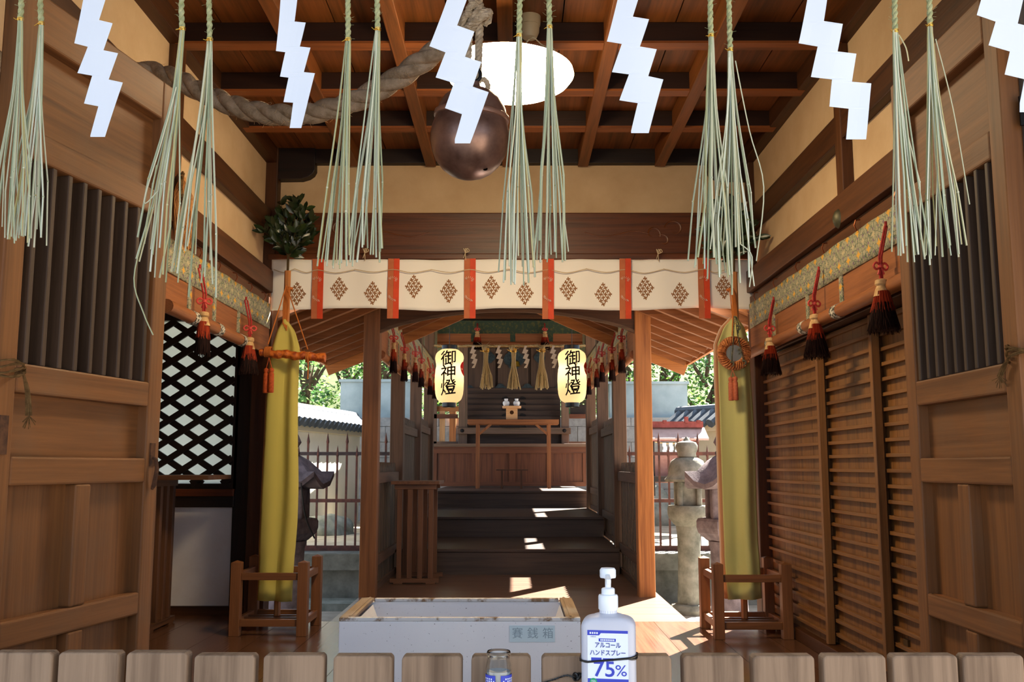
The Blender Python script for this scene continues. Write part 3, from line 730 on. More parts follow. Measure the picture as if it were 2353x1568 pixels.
# ================================================================== rolled blinds with brocade
def brocade_mat():
    if 'brocade' in MATS: return MATS['brocade']
    m, nt, bs = nodes('brocade')
    tc = nt.nodes.new('ShaderNodeTexCoord'); sep = nt.nodes.new('ShaderNodeSeparateXYZ'); link(nt, tc.outputs['Object'], sep.inputs[0])
    def math_(op, a, b=None):
        n = nt.nodes.new('ShaderNodeMath'); n.operation = op
        for i, val in enumerate((a, b)):
            if val is None: continue
            if hasattr(val, 'links'): link(nt, val, n.inputs[i])
            else: n.inputs[i].default_value = val
        return n.outputs[0]
    hcoord = math_('ADD', sep.outputs[0], sep.outputs[1]); vcoord = sep.outputs[2]
    def diamonds(per, ox, oz, rad, pw_=1.0):
        a = math_('ABSOLUTE', math_('SUBTRACT', math_('FRACT', math_('ADD', math_('DIVIDE', hcoord, per), ox)), 0.5))
        c = math_('ABSOLUTE', math_('SUBTRACT', math_('FRACT', math_('ADD', math_('DIVIDE', vcoord, per * 0.82), oz)), 0.5))
        return math_('LESS_THAN', math_('ADD', math_('POWER', a, pw_), math_('POWER', c, pw_)), rad)
    per = 0.062
    n1 = noise(nt, coords(nt, (1, 1, 1), jitter=False), 70, 2)
    base = ramp(nt, n1, [(0.40, lin('#8b8b72')), (0.5, lin('#a89d80')), (0.60, lin('#94937a'))])
    vor = nt.nodes.new('ShaderNodeTexVoronoi'); vor.inputs['Scale'].default_value = 46; vor.feature = 'DISTANCE_TO_EDGE'; link(nt, tc.outputs['Object'], vor.inputs['Vector'])
    edge = math_('LESS_THAN', vor.outputs['Distance'], 0.06)
    col = mixc(nt, edge, base, lin('#57634f'))
    col = mixc(nt, diamonds(per, 0.5, 0.0, 0.16), col, lin('#6f5a6e'))
    col = mixc(nt, diamonds(per * 2, 0.5, 0.5, 0.45, 0.55), col, lin('#b3a480'))
    col = mixc(nt, diamonds(per * 2, 0.0, 0.0, 0.5, 0.55), col, lin('#cf9a34'))
    col = mixc(nt, diamonds(per, 0.0, 0.5, 0.05), col, lin('#5c4a2c'))
    link(nt, col, bs.inputs['Base Color']); bs.inputs['Roughness'].default_value = 0.7
    bump(nt, bs, n1, 0.1, 0.002)
    MATS['brocade'] = m; return m
BROC = brocade_mat()
BAMB = wood('#965c34', '#784623', 'y', 0.5, 1.4); BAMBX = wood('#965c34', '#784623', 'x', 0.5, 1.4)
WRAP = plain('wrap_pattern', '#cdc6b6', 0.7, 0.2, c2='#3b3a34', sc=60, lo=0.46, hi=0.54)
def blind(label, X, sg, y0, y1, strips, yr1, z=(1.70, 1.735, 1.905, 2.068)):
    """rolled blind hung along a side wall (plane X, room on the -sg side)."""
    zb, zr_, zm, zt = z
    t = thing('rolled_blind', label, 'blind', (X, (y0 + y1) / 2, zb), 0, 'rolled blinds along the side walls')
    xa, xb = sorted((X, X + sg * 0.012)); fa, fb = sorted((X - sg * 0.004, X + sg * 0.0))
    MB().box(xa, xb, y0, y1, zr_, zt - 0.004).build('bamboo_sheet', BAMB, t)
    MB().grid(lambda a, c: (X - sg * (0.003 + 0.004 * (0.5 + 0.5 * math.sin(a * 23))), y0 + (y1 - y0) * a, zm + (zt + 0.008 * math.sin(a * 40) * 0.4 - zm) * c), 60, 4).build('brocade_band', BROC, t, smooth=1, solid=0.003)
    for y in strips: MB().box(fa - 0.003, fb + 0.003, y - 0.022, y + 0.022, zr_ + 0.02, zm + 0.005).build('brocade_strip', BROC, t)
    MB().lathe([(0.033, 0), (0.033, yr1 - y0 - 0.06)], (X - sg * 0.022, y0 + 0.06, zr_), 18, Matrix(((1, 0, 0), (0, 0, 1), (0, -1, 0)))).build('roll', BAMB, t, smooth=1)
    for y in strips: MB().lathe([(0.0355, 0), (0.0355, 0.07)], (X - sg * 0.022, y - 0.035, zr_), 18, Matrix(((1, 0, 0), (0, 0, 1), (0, -1, 0)))).build('roll_wrap', WRAP, t, smooth=1)
    for k in range(6):
        hk = MB(); y = y0 + 0.2 + (y1 - y0 - 0.4) * k / 5
        hk.tube([(X + sg * 0.02, y, zt + 0.05), (X - sg * 0.015, y, zt + 0.045), (X - sg * 0.022, y, zt + 0.02), (X - sg * 0.012, y, zt - 0.005)], 0.0035, 6)
        hk.build('hook', plain('copper_hook', '#8a4f33', 0.4, 0.5, 0.9), t, smooth=1)
    return t
blind('rolled bamboo blind with brocade band above the lattice window side', XL + 0.035, -1, 4.3, 6.3, [4.72, 5.12, 5.58], 5.66)
blind('rolled bamboo blind with brocade band above the battened sliding panels', XR - 0.035, 1, 3.6, 6.3, [4.52, 5.05, 5.72], 6.26)

REDC = plain('red_cord', '#b5302a', 0.6, 0.3, c2='#8f221f', sc=80, bmp=0.4, bsc=260)
PINKC = plain('coral_cord', '#c94a42', 0.6, 0.3)
CREAMT = plain('cream_binding', '#cda878', 0.7, 0.2, c2='#b18a58', sc=40, bmp=0.4, bsc=150)
HAIRR = island('red_hair', ['#96301a', '#7a2414', '#a8401f', '#6a1e12'], 0.7, 0.1)
HAIRB = island('dark_hair', ['#24110e', '#170c0a', '#2e1813', '#0f0807'], 0.75, 0.08)
def tassel(p, label, group, cord=0.16, L=0.24, W_=0.06, wide=1.0, seed=1, back=None, flat=(1, 1)):
    """p: where the doubled cord leaves the brocade; hangs straight down."""
    rr = random.Random(seed); p = Vector(p)
    t = thing('tassel', label, 'tassel', p - Vector((0, 0, cord + L)), 0, group)
    b = MB()
    p0 = p + Vector(back) if back is not None else p
    for dx in (-0.006, 0.006): b.tube([p0 + Vector((dx, dx, 0)), p + Vector((dx, dx * 0.5, -cord * 0.55)), p + Vector((dx * 0.6, 0, -cord - 0.02))], 0.0048, 7)
    if back is not None: b.tube([p + Vector(back), p + Vector(back) + Vector((0, 0, 0.02))], 0.006, 7); p0 = p + Vector(back)
    b.build('cord', REDC, t, smooth=1)
    k = p - Vector((0, 0, cord * 0.72)); b = MB()
    for sx in (-1, 1):
        b.tube(spline([k, k + Vector((sx * 0.02, sx * 0.008, 0.014)), k + Vector((sx * 0.034, sx * 0.012, 0.0)), k + Vector((sx * 0.022, sx * 0.008, -0.014)), k], 5), 0.005, 6)
        b.tube([k, k + Vector((sx * 0.012, 0, -0.035))], 0.0045, 6)
    b.lathe([(0.004, -0.01), (0.011, -0.006), (0.011, 0.006), (0.004, 0.01)], k, 10)
    b.build('bow', PINKC, t, smooth=1)
    h = p - Vector((0, 0, cord)); w2 = W_ / 2
    MB().lathe([(w2 * 0.3, 0.012), (w2 * 0.62, 0.006), (w2 * 0.66, -0.01), (w2 * 0.5, -0.018), (w2 * 0.62, -0.03), (w2 * 0.78, -0.055), (w2 * 0.86, -L * 0.3)], h, 18).build('head', CREAMT, t, smooth=1)
    def hair(n, z0, z1, r0, r1, mat, nm):
        b = MB(); fx, fy = flat
        b.lathe([(r0 * 0.9, -z0), (r0 * 0.5 + r1 * 0.45, -(z0 + z1) / 2), (r1 * 0.93, -z1 + 0.006)], h, 14, Matrix(((fx, 0, 0), (0, fy, 0), (0, 0, 1))))
        for i in range(n):
            a = rr.uniform(0, 6.283); q = 0.93 + 0.1 * rr.random(); e = q * rr.uniform(0.9, 1.12); a2 = a + rr.uniform(-0.15, 0.15)
            b.tube([h + Vector((r0 * q * math.cos(a) * fx, r0 * q * math.sin(a) * fy, -z0 + 0.004)), h + Vector(((r0 + r1) * 0.52 * q * math.cos(a) * fx, (r0 + r1) * 0.52 * q * math.sin(a) * fy, -(z0 + z1) / 2)),
                    h + Vector((r1 * e * math.cos(a2) * fx, r1 * e * math.sin(a2) * fy, -z1 - rr.uniform(-0.008, 0.012)))], [0.0024, 0.0021, 0.0008], 3)
        b.build(nm, mat, t, smooth=1)
    hair(190, L * 0.22, L * 0.60, w2 * 0.82, w2 * (0.92 + 0.5 * wide), HAIRR, 'red_hair')
    hair(320, L * 0.46, L, w2 * (0.82 + 0.35 * wide), w2 * (0.95 + 0.98 * wide), HAIRB, 'dark_hair')
    return t
G = 'red and black hair tassels on the side blinds'
for (px, py, sx, wd, l, sd_) in ((473, 617, XL + 0.095, 0.25, 'slim red and black hair tassel on the left blind, nearer the left door', 3), (577, 690, XL + 0.095, 0.9, 'flared red and black hair tassel on the left blind, next to the left banner', 4),
                     (2019, 520, XR - 0.095, 1.0, 'red and black hair tassel on the right blind, nearest the right door', 5), (1868, 622, XR - 0.095, 1.0, 'red and black hair tassel in the middle of the right blind', 6), (1766, 690, XR - 0.095, 0.95, 'red and black hair tassel on the right blind, next to the right banner', 7)):
    tassel(PX(px, py, sx), l, G, 0.235, 0.205, 0.082, wd, sd_, (math.copysign(0.03, sx), 0, 0.0), (0.72, 1))
# nail cover on the right lintel
c = PX(1926, 503, XR - 0.05)
nc = tag(MB().lathe([(0.002, 0.026), (0.012, 0.024), (0.03, 0.014), (0.038, 0.0)], c, 24, Matrix(((0, 0, -1), (0, 1, 0), (1.25, 0, 0)))).build('nail_cover', plain('greened_bronze', '#5b5a42', 0.5, 0.4, 0.5, c2='#453f30', sc=20), smooth=1), 'oval greenish metal nail cover on the right lintel', 'nail cover')

# ================================================================== white curtain with crests
YN = YB - 0.1
n0, n1 = PY(625, 600, YN).x, PY(1727, 600, YN).x
nzt, nzb = PY(1176, 597, YN).z, PY(1176, 711, YN).z
nor = thing('crest_curtain', 'long white cloth curtain printed with brown diamond crests under the carved beam', 'curtain', ((n0 + n1) / 2, YN, nzb))
RIB = [730, 905, 1080, 1260, 1437, 1616]
def ny(x): return YN + 0.010 * math.sin(x * 9.1) + 0.006 * math.sin(x * 23 + 1)
def nor_pt(a, c):
    x = n0 + (n1 - n0) * a; z = nzt + (nzb - nzt) * c + 0.008 * math.sin(x * 5.3 + 1) * c + 0.0
    return (x, ny(x) * 1.0 - 0.012 * c * math.sin(x * 6 + 2) * 0.6, z)
CLOTH = plain('white_cotton', '#f3eee5', 0.9, 0.05, bmp=0.12, bsc=300, bdist=0.002)
MB().grid(nor_pt, 150, 14).build('cloth', CLOTH, nor, smooth=1, solid=0.002)
OR1 = plain('terracotta_silk', '#c0714a', 0.7, 0.2, c2='#b26340', sc=12); OR2 = plain('orange_red_silk', '#d8481f', 0.6, 0.3, c2='#c43e1c', sc=12)
WHP = plain('white_print', '#e3cdbb', 0.8, 0.1)
for i, px in enumerate(RIB):
    cx = PY(px, 660, YN).x; hw = 13.6 * YN / FPX; zt = nzt + 0.004; zb = PY(px, 733 + (i > 2), YN).z
    yy = ny(cx) - 0.016
    sh = RND.uniform(-0.004, 0.004)
    rb = MB().grid(lambda a, c: (cx - hw + hw * 0.98 * a + sh * c, yy + 0.003 * math.sin(c * 7 + i), zt + (zb - zt) * c), 2, 12)
    rb.mi = 1
    rb.grid(lambda a, c: (cx + hw * 0.98 * a + sh * c, yy - 0.002 + 0.003 * math.sin(c * 7 + i), zt + (zb - zt) * c), 2, 12)
    rib = rb.build('ribbon', [OR1, OR2], nor, solid=0.0015)
    for zc_, s_ in ((PY(px, 645, YN).z, 1), (PY(px, 686, YN).z, -1)):
        pr = MB()
        for k in range(9):
            a = k * 0.42 - 0.6 if s_ > 0 else 2.2 + k * 0.37
            q = Vector((cx - 0.004 + 0.016 * math.cos(a * 1.3), yy - 0.008, zc_ + 0.011 * math.sin(a)))
            e = q + Vector((0.017 * math.cos(a), 0, 0.014 * math.sin(a * 0.9 + 0.4)))
            pr.bar(q, e, 0.001, 0.0022, up=(0, 0, 1))
        pr.build('crane_print', WHP, rib)
BRN = plain('brown_print', '#8a5626', 0.8, 0.1)
for ci, (px, py) in enumerate(((683, 676), (779, 664), (857, 675), (951, 659), (1031, 669), (1129, 662), (1206, 674), (1306, 664), (1386, 677), (1483, 662), (1562, 677), (1664, 660))):
    c = PY(px, py, YN); cr = MB(); sx, sz = 10.6 * YN / FPX, 15.4 * YN / FPX
    rr = random.Random(5)
    yv = ny(c.x) - 0.0125
    for i in range(4):
        for j in range(4):
            ox = (i - j) * 0.5 * sx; oz = (3 - i - j) * 0.5 * sz
            xx = c.x + ox; zz_ = c.z + oz; cf = (zz_ - nzt) / (nzb - nzt); q = Vector((xx, ny(xx) - 0.0072 * cf * math.sin(xx * 6 + 2) - 0.0019, zz_)); a0 = rr.uniform(-0.35, 0.35); L = 0.0105
            for a, l in ((a0 + 1.57, L * 1.35), (a0 + 1.57 + rr.uniform(-0.3, 0.3), L * 1.2), (a0, L)):
                dv = Vector((math.cos(a), 0, math.sin(a))) * l
                q = q + Vector((0, -0.0003, 0)); cr.bar(q - dv, q + dv, 0.0012, 0.0056, up=(-dv.z, 0, dv.x))
            for s_ in (-1, 1):
                dv = Vector((math.cos(a0), 0, math.sin(a0))) * L * s_
                q = q + Vector((0, -0.0003, 0)); cr.bar(q + dv + Vector((0, 0, -0.006)), q + dv + Vector((0, 0, 0.006)), 0.0012, 0.004, up=(1, 0, 0))
    cr.build('crest', BRN, nor)
st = MB(); pts = []
xs = [n0 + 0.02] + [PY(p, 622, YN).x for p in RIB] + [n1 - 0.02]
zs = PY(1176, 621, YN).z
for a, c in zip(xs[:-1], xs[1:]):
    mid = (a + c) / 2
    for f in (0, 0.25, 0.5): pts.append(Vector((a + (mid - a) * f * 2 * 0.95, ny(a + (mid - a) * f * 2 * 0.95) - 0.018, zs - 0.022 * math.sin(math.pi * f * 2))))
    for f in (0, 0.25): pts.append(Vector((mid + (c - mid) * f * 2, ny(mid + (c - mid) * f * 2) - 0.018, zs + 0.002 - 0.022 * math.sin(math.pi * f * 2))))
st.tube(spline(pts, 4), 0.0028, 5)
for px, py in ((838, 582), (1069, 582), (1512, 584)):
    q = PY(px, py, YN - 0.02)
    for k in range(3):
        a = k * 0.7 - 0.6
        st.tube(spline([q, q + Vector((0.02 * math.sin(a), -0.01, 0.03)), q + Vector((0.028 * math.sin(a + 0.5), -0.012, 0.012)), q], 5), 0.0026, 5)
    st.tube([q, q + Vector((0.004, 0, -0.05))], 0.0026, 5); st.tube([q, q + Vector((-0.012, 0, -0.035))], 0.0022, 5)
st.build('tie_cord', plain('pale_cord', '#c9b594', 0.8, 0.1), nor, smooth=1)

# ================================================================== banner stands
def banner_stand(label, c):
    t = thing('banner_stand', label, 'stand', c, 0, 'wooden frame stands holding the two banners')
    a, lw, H = 0.2, 0.03, 0.44; C_ = Vector(c)
    for sx in (-1, 1):
        for sy in (-1, 1):
            b = MB(); x, y = C_.x + sx * a, C_.y + sy * a
            b.box(x - lw, x + lw, y - lw, y + lw, 0, H - 0.012)
            b.add([(x - lw, y - lw, H - 0.012), (x + lw, y - lw, H - 0.012), (x + lw, y + lw, H - 0.012), (x - lw, y + lw, H - 0.012), (x, y, H)], [(0, 1, 4), (1, 2, 4), (2, 3, 4), (3, 0, 4)])
            b.build('leg', WSTAND('z'), t, bevel=0.002)
    for z in (0.075, 0.345):
        for s_ in (-1, 1):
            MB().box(C_.x - a + lw, C_.x + a - lw, C_.y + s_ * a - 0.014, C_.y + s_ * a + 0.014, z - 0.021, z + 0.021).build('rail', WSTAND('x'), t, bevel=0.002)
            MB().box(C_.x + s_ * a - 0.014, C_.x + s_ * a + 0.014, C_.y - a + lw, C_.y + a - lw, z - 0.021, z + 0.021).build('rail', WSTAND('y'), t, bevel=0.002)
    for s_ in (-1, 1): MB().box(C_.x - a + 0.014, C_.x + a - 0.014, C_.y + s_ * 0.045 - 0.012, C_.y + s_ * 0.045 + 0.012, 0.06, 0.085).build('cross_bar', WSTAND('x'), t)
    return t
cl = Vector((-1.458, 6.07, 0)); cr_ = Vector((1.40, 5.97, 0))
banner_stand('open wooden frame stand under the left yellow banner', cl)
banner_stand('open wooden frame stand under the right yellow-green banner, partly in sunlight', cr_)

YEL = plain('yellow_cloth', '#cbbc62', 0.85, 0.1, bmp=0.1, bsc=300, bdist=0.002, trans=0.12); GRN = plain('yellow_green_cloth', '#cbc682', 0.85, 0.1, bmp=0.1, bsc=300, bdist=0.002, trans=0.15)
ORL = plain('orange_lining', '#c08a64', 0.8, 0.1); PINKL = plain('pale_lining', '#d3b59c', 0.8, 0.1)
def banner(label, c, L, R_, peak, ybot, mat, polept, seed):
    """L, R_: lists of (x, y) px for the two edges top to bottom, in the plane of the pole."""
    t = thing('banner', label, 'banner', Vector((c.x, c.y, 0.09)))
    ptop = PY(polept[0], polept[1], c.y)
    hexp = [(0.021, 0.088), (0.021, ptop.z)]
    MB().lathe(hexp, (c.x, c.y, 0), 6).build('pole', WORG('z'), t)
    Y0 = c.y - 0.082
    def edge(E, v):
        E = [PY(x, y, Y0) for x, y in E]
        k = v * (len(E) - 1); i = min(int(k), len(E) - 2); return E[i].lerp(E[i + 1], k - i)
    def pt(dx, dy):
        def f(a, v):
            l, r = edge(L, v), edge(R_, v); p = l.lerp(r, a)
            p.z = l.z * (1 - a) + r.z * a
            am = min(1, v * 5)
            p.y = Y0 - dy - am * (0.02 * math.sin(a * 8.5 + seed) + 0.005 * math.sin(a * 15 + v * 3 + seed)) - 0.025 * (1 - (2 * a - 1) ** 2) + 0.01 * math.sin(v * 9 + a * 3) * (v > 0.85)
            p.x += dx + 0.006 * math.sin(v * 11 + seed) * (a > 0.5)
            return p
        return f
    for (dx, dy, m_, nm) in ((0.0, 0.0, mat, 'cloth'), (-0.012, -0.03, ORL, 'under_layer'), (-0.018, -0.048, PINKL, 'under_layer')):
        b = MB().grid(pt(dx, dy), 24, 40)
        b.build(nm, m_, t, smooth=1, solid=0.0015)
    pk = PY(peak[0], peak[1], Y0 - 0.02)
    b = MB()
    q = PY(polept[0], polept[1] + 40, c.y - 0.025)
    for k in range(5):
        b.tube(spline([q + Vector((0.006 * (k - 2), 0, 0.01 * (k % 2))), (q + pk) / 2 + Vector((0.008 * (k - 2), -0.012, 0)), pk + Vector((0.006 * (k - 2), -0.004, -0.03 - 0.01 * k))], 6), 0.0032, 5)
    for k in range(3): b.tube([q + Vector((0.025 * math.cos(a), 0.027 + 0.025 * math.sin(a), 0.004 * k)) for a in [i * math.pi / 6 for i in range(13)]], 0.003, 5)
    b.build('hanging_cords', plain('orange_cord', '#b8692f', 0.7, 0.2), t, smooth=1)
    return t
banner('tall narrow yellow cloth banner on a pole, left of the rear steps', cl,
       [(652, 735), (638, 760), (627, 800), (618, 860), (613, 930), (609, 1020), (604, 1110), (600, 1200), (596, 1290), (592, 1380)],
       [(658, 735), (676, 762), (689, 800), (689, 860), (687, 930), (684, 1020), (684, 1110), (683, 1200), (679, 1290), (674, 1382)], (655, 735), 1380, YEL, (661, 623), 0.5)
banner('tall narrow yellow-green cloth banner on a pole, right of the rear steps', cr_,
       [(1686, 728), (1663, 752), (1648, 790), (1649, 850), (1652, 930), (1655, 1020), (1658, 1110), (1661, 1200), (1665, 1290), (1672, 1378)],
       [(1690, 728), (1712, 752), (1726, 790), (1727, 850), (1730, 930), (1734, 1020), (1739, 1110), (1744, 1200), (1748, 1290), (1750, 1376)], (1688, 728), 1376, GRN, (1681, 626), 2.1)

# leafy branches at the pole tops
LEAF = island('evergreen_leaf', ['#1d2a17', '#27351b', '#162012', '#30401f'], 0.3, 0.5)
def branch(label, base, w_, h_, seed):
    rr = random.Random(seed)
    t = thing('leafy_branch', label, 'branch', base, 0, 'leafy evergreen branches on the banner poles')
    b = MB(); tw = MB(); Bz = Vector(base)
    tips = []
    for k in range(30):
        a = rr.uniform(-1.75, 1.75); l = h_ * rr.uniform(0.35, 1.0); dy = rr.uniform(-0.6, 0.6)
        e = Bz + Vector((w_ * math.sin(a) * rr.uniform(0.5, 1), w_ * dy * 0.8, 0.05 + l * math.cos(a * 0.7)))
        m_ = Bz + Vector(((e.x - Bz.x) * 0.25, (e.y - Bz.y) * 0.3, (e.z - Bz.z) * 0.55))
        sp_ = spline([Bz + Vector((0, 0, 0.06)), m_, e], 6); tw.tube(sp_, [0.005 - 0.0003 * i for i in range(len(sp_))], 5)
        for q in range(14):
            p = sp_[min(len(sp_) - 1, 3 + q)] if 3 + q < len(sp_) else sp_[-1]
            tips.append((p, (sp_[-1] - sp_[0]).normalized()))
    tw.tube([Bz + Vector((0, 0, -0.04)), Bz + Vector((0, 0, 0.12))], 0.008, 6)
    for p, d in tips:
        l = rr.uniform(0.06, 0.095); wd = l * rr.uniform(0.38, 0.5)
        dr = (d + Vector((rr.uniform(-1.1, 1.1), rr.uniform(-1, 1), rr.uniform(-0.9, 0.5)))).normalized()
        sd__ = dr.cross(Vector((rr.uniform(-0.5, 0.5), -1, rr.uniform(-0.3, 0.5)))).normalized(); nn = sd__.cross(dr)
        vs, fs = [], []
        prof_ = ((0, 0.05), (0.2, 0.62), (0.45, 1.0), (0.7, 0.8), (0.9, 0.32), (1, 0.03))
        for tq, ww in prof_:
            c_ = p + dr * l * tq + nn * (-0.012 * tq * tq)
            vs += [c_ - sd__ * wd / 2 * ww + nn * 0.005 * ww, c_, c_ + sd__ * wd / 2 * ww + nn * 0.005 * ww]
        for i in range(len(prof_) - 1):
            fs += [(3 * i, 3 * i + 1, 3 * i + 4, 3 * i + 3), (3 * i + 1, 3 * i + 2, 3 * i + 5, 3 * i + 4)]
        b.add(vs, fs)
    tw.build('twigs', plain('twig_bark', '#4a3a22', 0.8, 0.2), t, smooth=1); b.build('leaves', LEAF, t, smooth=1)
    return t
pb = PY(661, 612, cl.y); branch('dark leafy evergreen branch on top of the left banner pole', (cl.x, cl.y, pb.z), 0.15, 0.42, 3)
pb = PY(1681, 612, cr_.y); branch('dark leafy evergreen branch on top of the right banner pole, behind straw tassels', (cr_.x, cr_.y, pb.z), 0.15, 0.42, 8)

# sheathed sword wrapped in orange brocade, slung before the left banner
ORB = plain('orange_brocade', '#c86a22', 0.5, 0.4, c2='#8f3b17', sc=45, lo=0.42, hi=0.6, bmp=0.5, bsc=60)
ys = cl.y - 0.175
a, c = PY(597, 811, ys), PY(747, 822, ys)
sw_ = thing('wrapped_sword', 'short sword wrapped in orange brocade slung before the left banner', 'sword', a.lerp(c, 0.5))
n = 40
b = MB(); b.tube([a.lerp(c, i / n) + Vector((0, 0, 0.004 * math.sin(i * 0.5))) for i in range(n + 1)], [0.026 + 0.0022 * math.sin(i * 1.25) - 0.004 * (i < 8) for i in range(n + 1)], 14)
b.lathe([(0.03, 0), (0.031, 0.03), (0.024, 0.034)], c - Vector((0.03, 0, 0)), 14, Matrix(((0, 0, 1), (0, 1, 0), (-1, 0, 0))))
b.build('sheath', ORB, sw_, smooth=1, sharp=60)
OC = MATS['orange_cord']
b = MB(); q = PY(658, 656, ys + 0.09)
k1, k2 = PY(618, 800, ys), PY(709, 812, ys)
b.tube([q, k1 + Vector((0, -0.026, 0.02))], 0.004, 6); b.tube([q, k2 + Vector((0, -0.026, 0.02))], 0.004, 6)
for kk, nn_ in ((k1, 6), (k2, 3)):
    for i in range(nn_):
        o_ = Vector(((i - nn_ / 2) * 0.007, 0, -0.024))
        b.tube([kk + o_ + Vector((0.003 * math.sin(t_), 0.031 * math.cos(t_), 0.031 * math.sin(t_))) for t_ in [j * math.pi / 8 for j in range(17)]], 0.0034, 5)
b.tube(spline([k2 + Vector((0, -0.03, -0.02)), PY(708, 840, ys - 0.03), PY(707, 872, ys - 0.03)], 5), 0.004, 6)
b.build('sling_cord', OC, sw_, smooth=1)
TAS = plain('orange_tassel', '#c2551e', 0.6, 0.3, c2='#9e3f14', sc=90, bmp=0.6, bsc=220)
def small_tassels(parent, pts, frm, mat, h_=0.15, r_=0.015):
    for p in pts:
        b = MB().lathe([(0.004, 0.0), (r_ * 0.9, -0.008), (r_, -0.02), (r_ * 0.72, -0.03), (r_ * 1.02, -0.04), (r_ * 1.08, -h_ + 0.004), (r_ * 0.9, -h_)], p, 14)
        b.tube([frm, p], 0.0025, 5)
        b.build('tassel', mat, parent, smooth=1, sharp=50)
small_tassels(sw_, [PY(612, 846, ys - 0.02), PY(624, 845, ys - 0.035)], PY(618, 822, ys - 0.034), TAS, 0.155, 0.0165)

# round mirror in an orange brocade frame, slung before the right banner
ym = cr_.y - 0.165
mc = PY(1687, 812, ym); u = ym / FPX
mi = thing('round_mirror', 'round mirror in a pleated orange brocade ring slung before the right banner', 'mirror', mc)
RX = Matrix(((1, 0, 0), (0, 0, 1), (0, -1, 0)))
b = MB(); vs, fs = [], []; nseg = 72
for j in range(nseg):
    t_ = 2 * math.pi * j / nseg; pl = 0.007 * (1 if j % 2 else -1)
    for (r_, d_) in ((19 * u, -0.006), (24 * u, -0.02 + pl), (32 * u, -0.018 - pl), (39 * u, -0.008 + pl * 0.5), (40 * u, 0.01), (19 * u, 0.01)):
        vs.append(mc + Vector((r_ * math.cos(t_) * 0.99, d_, r_ * math.sin(t_))))
for j in range(nseg):
    j2 = (j + 1) % nseg
    for i in range(6): fs.append((j * 6 + i, j2 * 6 + i, j2 * 6 + (i + 1) % 6, j * 6 + (i + 1) % 6))
b.add(vs, fs); b.build('brocade_ring', plain('tan_brocade', '#cf8a54', 0.5, 0.4, c2='#8a4a26', sc=60, lo=0.42, hi=0.6, bmp=0.5, bsc=90), mi)
MB().lathe([(19.5 * u, -0.004), (19.5 * u, 0.006)], mc, 36, RX).build('mirror_face', plain('dull_mirror', '#aab2ac', 0.3, 0.5, 0.85), mi)
b = MB(); q = PY(1685, 716, ym)
b.tube([PY(1682, 660, ym + 0.09), q, mc + Vector((-0.012, -0.012, 40 * u))], 0.0045, 6)
b.build('sling_cord', OC, mi, smooth=1)
BEAD = plain('green_grey_beads', '#6d6a55', 0.35, 0.5, c2='#3e4036', sc=60)
b = MB()
for chain in ([(1687, 728), (1686, 755), (1685, 778), (1684, 800), (1682, 820), (1682, 832)], [(1690, 728), (1693, 755), (1696, 775), (1700, 795), (1706, 815), (1708, 830)], [(1692, 730), (1697, 748), (1696, 765)]):
    sp_ = spline([PY(x, y, ym - 0.028) for x, y in chain], 7)
    for p in sp_: b.lathe([(0.001, -0.005), (0.0055, 0), (0.001, 0.005)], p, 7)
    b.tube(sp_, 0.0022, 4)
for x, y in ((1682, 835), (1699, 806), (1710, 832), (1697, 752)):
    b.tube(spline([PY(x - 4, y - 3, ym - 0.032), PY(x + 3, y - 2, ym - 0.032), PY(x + 3, y + 5, ym - 0.032), PY(x - 2, y + 8, ym - 0.032)], 5), [0.006] * 5 + [0.005] * 5 + [0.003] * 6, 6)
bd = thing('bead_string', 'greenish beads with curved jewels hanging over the round mirror', 'beads', PY(1690, 728, ym - 0.028))
b.build('beads', BEAD, bd, smooth=1)
small_tassels(mi, [PY(1679, 866, ym - 0.01), PY(1689, 865, ym - 0.02)], PY(1683, 850, ym - 0.015), plain('coral_tassel', '#c26a48', 0.6, 0.3, c2='#a8543a', sc=90, bmp=0.6, bsc=220), 0.145, 0.0155)

# ================================================================== slatted stands
def leg_table(label, loc, rot, a, ov, W, H):
    """narrow offering table: four slender legs on a foot bar at each end; local x is its length."""
    t = thing('eight_legged_table', label, 'table', loc, rot, 'narrow tables with four slender legs at each end'); M = WM[t.name]
    WS = lambda q: wood('#6b462d', '#4c301e', q, 0.5)
    def put(b, nm, m_): b.v = [M @ v for v in b.v]; return b.build(nm, m_, t, bevel=0.002)
    w = W / 2
    put(MB().box(-a - ov, a + ov, -w - 0.03, w + 0.03, H - 0.028, H), 'top', WS('x'))
    for s_ in (-1, 1):
        x = s_ * a
        put(MB().box(x - 0.022, x + 0.022, -w, w, H - 0.07, H - 0.028), 'top_rail', WS('y'))
        b = MB().box(x - 0.03, x + 0.03, -w - 0.03, w + 0.03, 0.012, 0.045)
        for e in (-1, 1): b.box(x - 0.03, x + 0.03, e * w - 0.04 * e - 0.04, e * w - 0.04 * e + 0.04, 0, 0.014)
        put(b, 'foot', WS('y'))
        for k in range(4):
            y = -w + 0.045 + (W - 0.09) * k / 3
            put(MB().box(x - 0.017, x + 0.017, y - 0.021, y + 0.021, 0.045, H - 0.07), 'leg', WS('z'))
    return t
q = PZ(938, 1343, 0)
leg_table('narrow wooden table with slender legs on the floor left of the rear steps', (q.x + 0.05, q.y + 0.25, 0), math.radians(90), 0.225, 0.05, 0.36, 0.872)
leg_table('dark narrow wooden table with slender legs before the diamond lattice window', (-2.74, 6.13, 0), 0.0, 0.52, 0.36, 0.42, 0.945)

